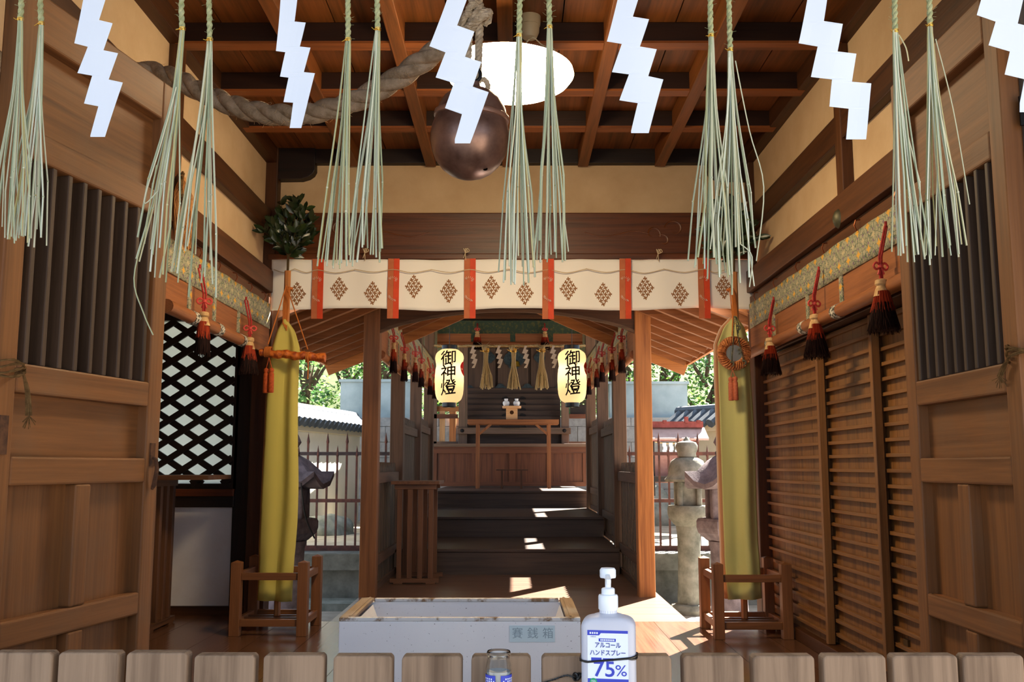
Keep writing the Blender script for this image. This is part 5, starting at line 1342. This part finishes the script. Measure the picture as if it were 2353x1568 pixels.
# rope with streamers and straw at the far end
YQ = 12.75
rz_ = PY(1176, 795, YQ).z
tag(MB().rope([(xa - 0.045 + (xb - xa + 0.09) * i / 60, YQ, rz_ + 0.004 * math.sin(i)) for i in range(61)], 0.018, 3, 0.1, 6).build('straw_rope', GOLDSTRAW, smooth=1), 'thin straw rope above the altar at the far end', 'rope')
FP = plain('aged_paper', '#cdbfae', 0.85, 0.1)
for x, l in ((1086, 'leftmost small paper streamer above the altar'), (1145, 'small paper streamer left of the middle straw bundle above the altar'), (1206, 'small paper streamer right of the middle straw bundle above the altar'), (1270, 'rightmost small paper streamer above the altar')):
    Q = [[(x - 1, 795), (x + 5, 795), (x + 1, 813), (x - 6, 812)], [(x + 2, 803), (x + 8, 805), (x + 2, 826), (x - 5, 824)], [(x + 4, 813), (x + 10, 815), (x + 4, 837), (x - 3, 835)], [(x + 5, 824), (x + 11, 826), (x + 5, 846), (x - 1, 844)]]
    shide(Q, YQ - 0.02, l, 'paper streamers above the altar', 0.6, FP)
for i, (x, l) in enumerate(((1117, 'gold straw bundle above the altar, left'), (1180, 'gold straw bundle above the altar, middle'), (1246, 'gold straw bundle above the altar, right'))):
    straw_tassel((x, 806), (x - 14, x + 15, 888, 897), l + ' of three', 'gold straw bundles above the altar', YQ, 24, 90 + i, 796, GOLDSTRAW, GOLDSTRAW, 3.0)

# ================================================================== the altar shrine
YA = 15.2; zl = 0.675
def B_(x0, x1, yt, yb, Y, d): p, q = PY(x0, yt, Y), PY(x1, yb, Y); return MB().box(p.x, q.x, Y, Y + d, q.z, p.z)
alt = thing('altar_shrine', 'dark wooden inner shrine with steps, doors and a panelled base at the far end', 'shrine', (XA, 16.2, zl))
RBR = lambda a: wood('#643820', '#432313', a, 0.5); DBR = lambda a: wood('#47352a', '#2e211a', a, 0.55); MBR = lambda a: wood('#6e5545', '#50402f', a, 0.6)
b = B_(994, 1346, 1022, 1115, YA, 0.05); b.build('base_panel', RBR('z'), alt)
b = B_(994, 1346, 1022, 1042, YA - 0.03, 0.05); b.add(*(lambda m: (m.v, m.f))(B_(994, 1346, 1108, 1118, YA - 0.03, 0.05))); b.build('base_rail', RBR('x'), alt)
for x in (996, 1088, 1177, 1264, 1346): B_(x - 7, x + 7, 1022, 1116, YA - 0.025, 0.05).build('base_stile', RBR('z'), alt)
q = PY(1176, 1020, YA); MB().box(PY(994, 1020, YA).x, PY(1346, 1020, YA).x, YA - 0.06, YA + 2.4, q.z - 0.05, q.z).build('ledge', MBR('x'), alt, bevel=0.004)
YB2 = YA + 0.5
B_(1052, 1310, 1020, 1031, YB2 - 0.3, 0.3).build('sill_beam', MBR('x'), alt, bevel=0.004)
B_(1060, 1300, 994, 1022, YB2 + 0.1, 0.05).build('dark_panel', DBR('x'), alt)
bm_ = B_(1050, 1312, 983, 998, YB2 - 0.1, 0.14).build('tie_beam', MBR('x'), alt, bevel=0.01)
for x in (1062, 1297):
    c = PY(x, 990, YB2 - 0.1); MB().lathe([(0.001, 0.02), (0.025, 0.015), (0.032, 0.0)], c, 12, Matrix(((1, 0, 0), (0, 0, -1), (0, 1, 0)))).build('bolt', IRON, bm_)
for x in (1064, 1298): B_(x - 9, x + 9, 795, 1022, YB2 - 0.03, 0.14).build('post', MBR('z'), alt, bevel=0.004)
# flight of small steps with black fittings
b = MB()
for k in range(6):
    yt = 905 + k * 13; p, q = PY(1074, yt, YB2 + 0.7 - k * 0.1), PY(1288, yt + 14, YB2 + 0.7 - k * 0.1)
    b.box(p.x, q.x, YB2 + 0.7 - k * 0.1, YB2 + 0.95 - k * 0.1, q.z - 0.02, p.z)
b.build('flight', DBR('x'), alt, bevel=0.004)
for k in range(6):
    for sx in (-1, 1):
        b = MB()
        c = PY(1181 + sx * 17, 917 + k * 13, YB2 + 0.68 - k * 0.1); r_ = 0.055
        b.add([c + Vector((r_ * 1.5 * math.cos(a) * (1 if math.cos(a) * sx > 0 else 0.3), -0.006, r_ * 0.8 * math.sin(a))) for a in [i * math.pi / 5 for i in range(10)]], [tuple(range(10))])
        b.build('step_fitting', IRON, alt)
c = PY(1177, 978, YB2 - 0.12)
b = MB(); b.add([c + Vector((0.21 * math.copysign(abs(math.cos(a)) ** 0.5, math.cos(a)), -0.01, 0.04 * math.sin(a))) for a in [i * math.pi / 12 for i in range(24)]], [tuple(range(24))]); b.build('centre_fitting', IRON, alt)
# doors behind
B_(1060, 1302, 740, 912, YB2 + 0.95, 0.06).build('back_wall', DBR('z'), alt)
b = B_(1066, 1296, 892, 906, YB2 + 0.85, 0.12); b.build('threshold', DBR('x'), alt, bevel=0.004)
for x0, x1 in ((1078, 1138), (1144, 1214), (1220, 1284)):
    B_(x0, x1, 800, 893, YB2 + 0.9, 0.05).build('door', wood('#4d3a2e', '#34271f', 'z', 0.6), alt, bevel=0.004)
FIT = plain('verdigris_fitting', '#3c4a50', 0.5, 0.4, 0.6, c2='#2a343a', sc=30)
b = MB()
for x, y, r_ in ((1181, 826, 25), (1125, 822, 14), (1240, 822, 14), (1150, 897, 16), (1212, 897, 16), (1080, 897, 12), (1284, 897, 12)):
    c = PY(x, y, YB2 + 0.88); r2 = r_ * YB2 / FPX; k = []
    for i in range(40):
        a = 2 * math.pi * i / 40; rr_ = r2 * (0.82 + 0.18 * abs(math.cos(2 * a)) ** 0.6)
        k.append(c + Vector((rr_ * math.cos(a), -0.008, rr_ * math.sin(a) * (1 if y < 880 or math.sin(a) > 0 else 0.5))))
    MB().add(k, [tuple(range(40))]).build('door_fitting', FIT, alt)
c = PY(1184, 836, YB2 + 0.86); MB().lathe([(0.001, 0.05), (0.04, 0.05), (0.07, 0.03), (0.085, -0.05), (0.03, -0.06)], c, 14).build('gilt_lock', plain('dull_gold', '#8f7320', 0.4, 0.5, 0.8), alt, smooth=1)
# side frames with the gaps to the yard
for sx, (xa_, xb_) in ((-1, (996, 1052)), (1, (1308, 1346))):
    t = thing('side_frame', 'open wooden side frame %s of the inner shrine' % ('left' if sx < 0 else 'right'), 'frame', PY((xa_ + xb_) / 2, 1020, YA + 0.7), 0, 'side frames beside the inner shrine')
    B_(xa_, xb_, 952, 962, YA + 0.65, 0.05).build('upper_rail', RBR('x'), t); B_(xa_, xb_, 1015, 1022, YA + 0.65, 0.05).build('lower_rail', MBR('x'), t)
    B_(xa_ - 6 if sx > 0 else xa_, xa_ if sx > 0 else xa_ + 7, 800, 1022, YA + 0.65, 0.05).build('stile', MBR('z'), t)
    if sx < 0: B_(xa_ + 14, xa_ + 26, 945, 1018, YA + 0.7, 0.05).build('stile', WPALE('z'), t); B_(xa_, xb_ + 4, 934, 946, YA + 0.72, 0.05).build('cross_rail', WORG('x'), t)
    else: B_(xa_ + 2, xb_, 930, 952, YA + 0.72, 0.05).build('cross_rail', WBLK('x'), t)
struct(MB().box(XA - HALF - 0.12, XA - HALF, 17.8, 17.9, 0.6, 3.0).build('trim_back_post', WORG('z')), 'post behind the inner shrine', 'post')

# offering table, tray stand, bottles, low table
YT = 14.2
tb = thing('offering_table', 'long plain wooden offering table before the inner shrine', 'table', (XA, YT + 0.2, zl))
q = PY(1176, 964, YT); hh = 11 * YT / FPX
p0, p1 = PY(1074, 964, YT).x, PY(1284, 964, YT).x
WT = lambda a: wood('#8a5530', '#653b20', a, 0.45)
MB().box(p0, p1, YT, YT + 0.4, q.z - hh, q.z).build('top', WT('x'), tb, bevel=0.004)
for x in (1097, 1262):
    for dy in (0.03, 0.35):
        c = PY(x, 1000, YT).x; MB().box(c - 0.024, c + 0.024, YT + dy - 0.024, YT + dy + 0.024, zl, q.z - hh).build('leg', WT('z'), tb)
    s_ = 1 if x < 1170 else -1; c = PY(x, 1000, YT).x
    MB().bar((c, YT + 0.03, q.z - 0.24), (c + s_ * 0.2, YT + 0.03, q.z - hh), 0.03, 0.035).build('brace', WT('z'), tb)
ztab = q.z
ty = YT + 0.12
sb = thing('tray_stand', 'pale wooden offering tray stand in the middle of the long table', 'tray stand', (PY(1176, 960, ty).x, ty, ztab))
c = PY(1176, 960, ty).x; ht = PY(1176, 939, ty).z
MB().box(c - 0.085, c + 0.085, ty - 0.07, ty + 0.1, ztab, ht).build('pedestal', WPALE('x'), sb, bevel=0.003)
oct_ = [(-0.105, -0.1), (0.105, -0.1), (0.138, -0.06), (0.138, 0.1), (0.105, 0.13), (-0.105, 0.13), (-0.138, 0.1), (-0.138, -0.06)]
b = MB().prism([(c + x, ty + y) for x, y in oct_], ht, ht + 0.012, 'z')
for i in range(8):
    a, d_ = oct_[i], oct_[(i + 1) % 8]; b.bar((c + a[0], ty + a[1], ht + 0.022), (c + d_[0], ty + d_[1], ht + 0.022), 0.006, 0.022)
b.build('tray', WPALE('x'), sb)
b = MB().lathe([(0.03, 0.0), (0.03, 0.002)], (c, ty - 0.071, (ztab + ht) / 2 + 0.02), 20, Matrix(((1, 0, 0), (0, 0, 1), (0, -1, 0)))); b.build('hole', plain('hole_brown', '#3a2210', 0.8, 0.1), sb)
WPOR = plain('white_porcelain', '#d6d6d8', 0.25, 0.5)
for x, l in ((1163, 'white porcelain sake bottle on the tray stand, left one'), (1187, 'white porcelain sake bottle on the tray stand, right one')):
    cx = PY(x, 930, ty).x; k = 7.9 * ty / FPX
    b = MB().lathe([(k * 0.55, 0.0), (k * 0.62, 0.01), (k * 0.95, k * 1.0), (k * 1.0, k * 1.35), (k * 0.85, k * 1.75), (k * 0.5, k * 1.95), (k * 0.48, k * 2.2), (k * 0.56, k * 2.3), (k * 0.54, k * 2.55), (k * 0.2, k * 2.6)], (cx, ty, ht + 0.013), 20)
    tag(b.build('sake_bottle', WPOR, smooth=1), l, 'bottle', 'sake bottles on the tray stand')
lt = thing('low_table', 'small low dark wooden table on the floor before the shrine base', 'table', (XA, 14.05, zl))
yt = 14.0; q0, q1 = PY(1140, 1079, yt), PY(1213, 1082, yt)
MB().box(q0.x, q1.x, yt, yt + 0.3, q1.z, q0.z).build('top', WDK('x'), lt)
for x in (1153, 1198):
    for dy in (0.02, 0.27): c = PY(x, 1090, yt).x; MB().box(c - 0.014, c + 0.014, yt + dy - 0.014, yt + dy + 0.014, zl, q1.z).build('leg', WDK('z'), lt)

# ================================================================== the yard behind
# iron railing
RUST = plain('rusty_rail', '#6b443a', 0.75, 0.2, 0.2, c2='#4c3632', sc=14); RUSTD = plain('dark_rail', '#4a3d3b', 0.7, 0.2, 0.2, c2='#3a3232', sc=14)
YF2 = 11.3
for sx, (xa_, xb_) in ((-1, (640, 900)), (1, (1420, 1690))):
    t = thing('iron_railing', 'rusty iron spear railing on the stone wall %s of the rear stair' % ('left' if sx < 0 else 'right'), 'railing', (PY((xa_ + xb_) / 2, 1255, YF2).x, YF2, 0.03), 0, 'iron railings in the rear yard')
    for yy in (1043, 1151):
        p, q = PY(xa_, yy, YF2), PY(xb_, yy, YF2); MB().box(p.x, q.x, YF2 - 0.012, YF2 + 0.012, p.z - 0.02, p.z + 0.02).build('rail', RUSTD if yy < 1100 and sx < 0 else RUST, t)
    p, q = PY(xa_, 1252, YF2), PY(xb_, 1252, YF2); MB().box(p.x, q.x, YF2 - 0.015, YF2 + 0.015, 0.03, 0.09).build('base_rail', RUST, t)
    n = int((xb_ - xa_) / 22.3); x0_ = 664.5 if sx < 0 else 1424
    for i in range(n + 1):
        px = x0_ + 22.3 * i
        if px > xb_: break
        top = PY(px, 994 if i % 2 == 0 else 1024, YF2); r_ = 0.011
        b = MB().box(top.x - r_, top.x + r_, YF2 - r_, YF2 + r_, 0.03, top.z - 0.13)
        b.lathe([(r_ * 1.3, top.z - 0.13), (r_ * 1.7, top.z - 0.11), (0.001, top.z)], (top.x, YF2, 0), 6); b.build('bar', RUST, t)

# stone lanterns
MOSS = plain('mossy_granite', '#8f8d80', 0.95, 0.15, c2='#5f5f54', sc=9, bmp=0.5, bsc=45, lo=0.3, hi=0.7)
def stone_lantern(label, c, k, roof, mat, rk=1.0):
    t = thing('stone_lantern', label, 'stone lantern', c, 0, 'stone lanterns in the rear yard'); c = Vector(c)
    A_ = [0, 0.98, 1.27, 1.63, 2.04, 2.5]; B2_ = A_ if roof else [0, 1.2, 1.51, 1.85, 2.2, 2.5]
    def zm(z):
        for i in range(5):
            if z <= A_[i + 1]: return B2_[i] + (B2_[i + 1] - B2_[i]) * (z - A_[i]) / (A_[i + 1] - A_[i])
        return z
    def L(nm, prof, n, ph=0.0, **kw): return MB().lathe([(r_ * k * rk, zm(z) * k) for r_, z in prof], c, n, ph=ph).build(nm, mat, t, **kw)
    L('base', [(0.40, 0.0), (0.40, 0.05), (0.33, 0.1), (0.2, 0.11)], 24, smooth=1)
    L('shaft', [(0.23, 0.08), (0.215, 0.3), (0.2, 0.6), (0.21, 0.9), (0.23, 1.0)], 20, smooth=1)
    L('platform', [(0.2, 0.98), (0.26, 1.02), (0.35, 1.1), (0.37, 1.16), (0.37, 1.24), (0.35, 1.27), (0.2, 1.27)], 6 if roof else 24, smooth=0 if roof else 1)
    fb = MB()
    for sx in (-1, 1):
        for sy in (-1, 1): fb.box(c.x + (sx * 0.17 - 0.05) * k * rk, c.x + (sx * 0.17 + 0.05) * k * rk, c.y + (sy * 0.17 - 0.05) * k * rk, c.y + (sy * 0.17 + 0.05) * k * rk, c.z + zm(1.26) * k, c.z + zm(1.64) * k)
    fb.box(c.x - 0.18 * k * rk, c.x + 0.2 * k * rk, c.y - 0.15 * k * rk, c.y + 0.19 * k * rk, c.z + zm(1.26) * k, c.z + zm(1.63) * k); fb.build('fire_box', mat, t, bevel=0.02)
    if roof:
        b = MB(); n = 6; vs = []; NU = 5
        ringz = [(0.12, 2.02), (0.22, 1.96), (0.36, 1.8), (0.5, 1.68), (0.5, 1.62), (0.2, 1.62)]
        for ri, (r_, z) in enumerate(ringz):
            for j in range(n * 4):
                a = 2 * math.pi * j / (n * 4) + 0.26; cor = abs((j % 4) - 2) / 2
                rr_ = r_ * (1 + 0.16 * (cor - 0.5)); zz = z + (0.15 * cor ** 2 if r_ > 0.45 else 0.03 * cor * (r_ > 0.3))
                vs.append(c + Vector((rr_ * math.cos(a), rr_ * math.sin(a), zz)) * 1.0 if False else c + Vector((rr_ * k * math.cos(a), rr_ * k * math.sin(a), zz * k)))
        m_ = n * 4
        b.add(vs, [(i * m_ + j, i * m_ + (j + 1) % m_, (i + 1) * m_ + (j + 1) % m_, (i + 1) * m_ + j) for i in range(len(ringz) - 1) for j in range(m_)] + [tuple(range(m_))]); b.build('roof', mat, t, smooth=1, sharp=40)
        L('finial', [(0.1, 2.0), (0.13, 2.05), (0.09, 2.1), (0.14, 2.18), (0.1, 2.27), (0.02, 2.36)], 16, smooth=1)
    else:
        L('roof', [(0.2, 1.63), (0.40, 1.63), (0.41, 1.67), (0.37, 1.71), (0.345, 1.76), (0.335, 1.86), (0.29, 1.98), (0.2, 2.03), (0.12, 2.04)], 28, smooth=1, sharp=50)
        L('finial', [(0.13, 2.03), (0.16, 2.06), (0.165, 2.14), (0.19, 2.2), (0.2, 2.3), (0.17, 2.37), (0.07, 2.41), (0.04, 2.46), (0.01, 2.5)], 24, smooth=1)
    return t
q = PZ(1585, 1392, -0.55); top = PY(1580, 1004, q.y)
k = (top.z + 0.55) / 2.5
q.y = 10.5; k = (PY(1580, 1004, 10.5).z + 0.55) / 2.5
stone_lantern('round-capped mossy stone lantern standing right of the rear stair', (PY(1583, 1250, q.y).x, q.y, -0.55), k, False, MOSS, 0.80)
DST = plain('dark_granite', '#74676a', 0.9, 0.2, c2='#574d50', sc=12, bmp=0.4, bsc=60)
q = PY(1668, 1100, 9.6); stone_lantern('dark stone lantern with upturned roof, mostly behind the right banner', (q.x, 9.6, -0.55), 0.82, True, DST)
q = PY(664, 1100, 9.6); stone_lantern('dark stone lantern with upturned roof, mostly behind the left banner', (q.x, 9.6, -0.55), 0.82, True, DST)
tag(MB().tube(spline([PY(692, 1110, 9.2), PY(697, 1160, 9.2), PY(706, 1200, 9.25), PY(723, 1238, 9.3)], 6), 0.008, 6).build('cable', BLACK, smooth=1), 'dark cable running down from the left stone lantern', 'cable')
# boulder
def boulder(c, sx, sy, sz, label, seed):
    bm = bmesh.new(); bmesh.ops.create_icosphere(bm, subdivisions=4, radius=1); rr = random.Random(seed); ph = [rr.uniform(0, 6) for _ in range(6)]
    for v in bm.verts:
        n_ = v.co.normalized(); d = 1 + 0.12 * math.sin(3 * n_.x + ph[0]) * math.sin(2.3 * n_.y + ph[1]) + 0.08 * math.sin(6 * n_.z + ph[2] + 4 * n_.x) + 0.04 * math.sin(11 * n_.y + ph[3] + 7 * n_.x)
        v.co = Vector((n_.x * sx * d, n_.y * sy * d, max(n_.z * sz * d, -0.05)))
    b = MB(); bm.verts.index_update(); b.add([v.co + Vector(c) for v in bm.verts], [[v.index for v in f.verts] for f in bm.faces]); bm.free()
    return tag(b.build('boulder', STONE, smooth=1, sharp=80), label, 'boulder')
q = PZ(752, 1228, 0.0); boulder((q.x, q.y, 0.02), 0.42, 0.35, 0.26, 'low grey boulder behind the left iron railing', 2)
q = PZ(1512, 1215, 0.0); boulder((q.x, q.y + 1.0, 0.02), 0.5, 0.4, 0.62, 'tall grey boulder behind the right iron railing', 5)
# walls at the end of the yard
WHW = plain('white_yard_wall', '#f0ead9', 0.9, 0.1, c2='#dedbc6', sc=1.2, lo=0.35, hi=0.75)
CONC = plain('blue_grey_concrete', '#a9b7b9', 0.9, 0.1, c2='#8a9a9c', sc=1.6, bmp=0.1, bsc=30)
BLOCK = plain('concrete_block', '#a7a6a3', 0.95, 0.1, c2='#8d8d8a', sc=9, bmp=0.3, bsc=60)
YWAL = 18.0
b = MB(); x0_, x1_ = -9.0, 9.0; z0_, z1_ = 0.0, PY(1176, 960, YWAL).z
for r_ in range(7):
    for i in range(46):
        xa_ = x0_ + i * 0.4 + (0.2 if r_ % 2 else 0); b.box(xa_ + 0.006, xa_ + 0.394, YWAL, YWAL + 0.15, r_ * 0.29 + 0.005, min(r_ * 0.29 + 0.285, z1_))
b.box(x0_, x1_ + 0.4, YWAL + 0.02, YWAL + 0.14, 0, z1_)
struct(b.build('wall_block', BLOCK), 'grey concrete block wall at the back of the yard', 'wall')
for nm, (xa_, xb_, yt_, yb_2) in (('left', (783, 960, 872, 962)), ('right', (1400, 1581, 877, 968))):
    p, q = PY(xa_, yt_, YWAL + 0.2), PY(xb_, yb_2, YWAL + 0.2)
    b = MB().box(p.x, q.x, YWAL + 0.2, YWAL + 1.0, q.z - 0.1, p.z); b.box(p.x - 0.03, q.x + 0.03, YWAL + 0.17, YWAL + 1.03, p.z - 0.05, p.z)
    struct(b.build('wall_concrete', CONC), 'pale blue-grey concrete wall block rising behind the yard wall', 'wall')
TILE = plain('grey_roof_tile', '#4d555e', 0.6, 0.3, c2='#3b424a', sc=6)
def roofed_wall(label, A_, B2, zt, hr, mat):
    """A_, B2: ends on the ground; a plastered wall capped with a small tiled roof."""
    A_, B2 = Vector(A_), Vector(B2); d = (B2 - A_).normalized(); nrm = Vector((d.y, -d.x, 0)); L = (B2 - A_).length
    t = thing('roofed_wall', label, 'wall', A_.lerp(B2, 0.5)); struct(t)
    MB().bar(A_ + Vector((0, 0, zt / 2)), B2 + Vector((0, 0, zt / 2)), 0.25, zt).build('plaster', mat, t)
    MB().bar(A_ + Vector((0, 0, zt - 0.06)), B2 + Vector((0, 0, zt - 0.06)), 0.45, 0.12).build('eaves', plain('eaves_cream', '#cfc2a4', 0.9, 0.1), t)
    b = MB(); n = int(L / 0.2)
    for s_ in (-1, 1):
        for i in range(n):
            c = A_ + d * (i + 0.5) * L / n
            p = [c + nrm * s_ * 0.38 + Vector((0, 0, zt)), c + Vector((0, 0, zt + hr))]
            b.tube(p, 0.085, 8)
    b.tube([A_ + Vector((0, 0, zt + hr)), B2 + Vector((0, 0, zt + hr))], 0.11, 10); b.build('tiles', TILE, t, smooth=1)
    return t
pa = PY(812, 1000, 17.6); pb = PY(560, 930, 12.8)
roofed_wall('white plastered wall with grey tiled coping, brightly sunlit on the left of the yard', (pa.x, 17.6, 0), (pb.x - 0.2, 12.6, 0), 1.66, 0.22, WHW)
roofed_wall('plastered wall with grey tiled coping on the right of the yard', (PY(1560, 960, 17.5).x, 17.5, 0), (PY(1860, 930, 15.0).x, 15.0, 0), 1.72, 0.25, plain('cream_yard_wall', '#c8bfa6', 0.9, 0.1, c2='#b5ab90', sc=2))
# little red shrine
YRS = 14.6
VER = plain('red_paint', '#8f4842', 0.7, 0.2, c2='#743a35', sc=10)
rs = thing('red_shrine', 'little red-painted shrine with a small roof behind the right railing', 'shrine', (PY(1545, 1200, YRS).x, YRS, 0))
def RS(x0, x1, yt, yb, Y, d): p, q = PY(x0, yt, Y), PY(x1, yb, Y); return MB().box(p.x, q.x, Y, Y + d, q.z, p.z)
RS(1480, 1616, 969, 983, YRS - 0.3, 0.1).build('ridge_beam', VER, rs); RS(1484, 1608, 1008, 1014, YRS - 0.35, 0.1).build('eaves_beam', VER, rs)
p, q = PY(1484, 984, YRS), PY(1612, 1010, YRS); b = MB(); b.add([(p.x, YRS - 0.22, p.z), (q.x, YRS - 0.22, p.z), (q.x, YRS - 0.55, q.z), (p.x, YRS - 0.55, q.z), (p.x, YRS - 0.22, p.z - 0.03), (q.x, YRS - 0.22, p.z - 0.03), (q.x, YRS - 0.55, q.z - 0.03), (p.x, YRS - 0.55, q.z - 0.03)], [(0, 1, 2, 3), (4, 7, 6, 5), (0, 4, 5, 1), (1, 5, 6, 2), (2, 6, 7, 3), (3, 7, 4, 0)])
b.build('roof', plain('pinkish_sheet', '#b59a92', 0.6, 0.3, c2='#a1877f', sc=6), rs)
for x in (1502, 1598): RS(x - 4, x + 4, 1012, 1140, YRS - 0.2, 0.08).build('post', WBLK('z'), rs)
for x in (1528, 1578, 1606): RS(x - 4, x + 4, 958 if x == 1578 else 966, 972, YRS - 0.32, 0.08).build('ridge_end', VER, rs)
RS(1505, 1595, 1040, 1110, YRS, 0.3).build('cabinet', plain('pale_red_wood', '#a07a70', 0.7, 0.2, c2='#856059', sc=8), rs)
b = RS(1500, 1600, 1095, 1108, YRS - 0.35, 0.4); b.build('shelf', WBLK('x'), rs)
b = MB()
for x in (1526, 1541, 1555):
    for k in range(3):
        p, q = PY(x - 4 + (k % 2) * 2, 1018 + k * 8, YRS - 0.34), PY(x + 5 + (k % 2) * 2, 1027 + k * 8, YRS - 0.34); b.box(p.x, q.x, YRS - 0.34 - 0.004 * k, YRS - 0.335 - 0.004 * k, q.z, p.z)
b.build('paper', PAPER, rs)
b = MB().tube(spline([PY(1505, 1016, YRS - 0.33), PY(1541, 1020, YRS - 0.33), PY(1590, 1014, YRS - 0.33)], 6), 0.01, 5); b.build('rope', GOLDSTRAW, rs)

# trees
def tree_mats():
    return [island('broad_leaf_a', ['#4f7a2c', '#6f9a3c', '#3c6426', '#86a94a', '#5c8834'], 0.5, 0.3, 0.25), island('broad_leaf_b', ['#3d6238', '#547d45', '#2f4f2e', '#6e9254', '#88a860'], 0.45, 0.4, 0.35)]
TM = tree_mats(); BARK = plain('tree_bark', '#5a4a3a', 0.9, 0.1, c2='#3f342a', sc=12, bmp=0.6)
def tree(label, x, y, z0, h_, w_, seed, m_):
    rr = random.Random(seed); t = thing('tree', label, 'tree', (x, y, z0), 0, 'trees beyond the yard walls')
    b = MB(); b.tube(spline([(x, y, z0 - 0.1), (x + rr.uniform(-0.2, 0.2), y, z0 + h_ * 0.35), (x + rr.uniform(-0.5, 0.5), y + 0.2, z0 + h_ * 0.8)], 6), [0.16 - 0.009 * i for i in range(13)], 8)
    for k in range(6):
        a = rr.uniform(0, 6.28); zz = z0 + h_ * rr.uniform(0.25, 0.6)
        b.tube([(x, y, zz), (x + w_ * 0.4 * math.cos(a), y + w_ * 0.4 * math.sin(a), zz + h_ * 0.15), (x + w_ * 0.75 * math.cos(a), y + w_ * 0.75 * math.sin(a), zz + h_ * 0.25)], [0.05, 0.035, 0.01], 6)
    b.build('trunk', BARK, t, smooth=1)
    lv = MB(); vs, fs = [], []
    cl_ = [(x + rr.uniform(-1, 1) * w_ * 0.75, y + rr.uniform(-1, 1) * w_ * 0.6, z0 + h_ * rr.uniform(0.12, 1.0), rr.uniform(0.35, 0.8)) for _ in range(30)]
    for cx, cy, cz, r_ in cl_:
        for k in range(95):
            a = rr.uniform(0, 6.28); e = math.asin(rr.uniform(-1, 1)); q = r_ * rr.random() ** 0.45
            p = Vector((cx + q * math.cos(a) * math.cos(e), cy + q * math.sin(a) * math.cos(e), cz + q * 0.75 * math.sin(e)))
            d = Vector((rr.uniform(-1, 1), rr.uniform(-1, 1), rr.uniform(-0.8, 0.3))).normalized(); s_ = d.cross(Vector((rr.uniform(-1, 1), rr.uniform(-1, 1), 1))).normalized()
            l = rr.uniform(0.07, 0.14); wd = l * 0.3
            i = len(vs); vs += [p, p + d * l * 0.5 + s_ * wd, p + d * l, p + d * l * 0.5 - s_ * wd]; fs.append((i, i + 1, i + 2, i + 3))
    lv.add(vs, fs); lv.build('crown', m_, t)
    return t
for i, (px, Y, z0, h_, w_, m_, l) in enumerate(((600, 22.0, 0.4, 5.2, 1.5, 0, 'tree far left beyond the tiled wall'), (700, 20.0, 0.2, 4.6, 1.4, 1, 'dense bushy tree above the left tiled wall, beside the left banner'), (790, 22.0, 0.8, 4.6, 1.5, 0, 'leafy tree rising behind the left concrete block'), (890, 21.0, 0.6, 4.6, 1.4, 1, 'leafy tree seen between the left stair posts'),
        (1010, 24, 0.5, 6, 1.5, 0, 'tree glimpsed left of the left lantern'), (1345, 24, 0.5, 6, 1.5, 1, 'tree glimpsed right of the right lantern'),
        (1450, 21.0, 0.6, 4.8, 1.4, 0, 'leafy tree seen between the right stair posts'), (1540, 21.5, 0.8, 5.2, 1.5, 1, 'leafy tree behind the right concrete block'), (1625, 20.5, 0.2, 4.8, 1.3, 1, 'open tree with bare trunk beside the right banner'), (1720, 22.0, 0.4, 5.6, 1.5, 0, 'tree behind the right banner at the back corner'))):
    tree(l, PY(px, 900, Y).x, Y, z0 if Y > 18 else 0, h_, w_, 60 + i, TM[m_])
struct(MB().prism([(18.6, 0.0), (40, 0.0), (40, 6.0), (26, 3.2), (21, 1.6), (18.6, 0.2)], -22, 22, 'x').build('hill', plain('wooded_slope', '#4c5436', 0.95, 0.05, c2='#36402a', sc=1.5, bmp=0.8, bsc=6)), 'shaded wooded slope behind the yard', 'hill')
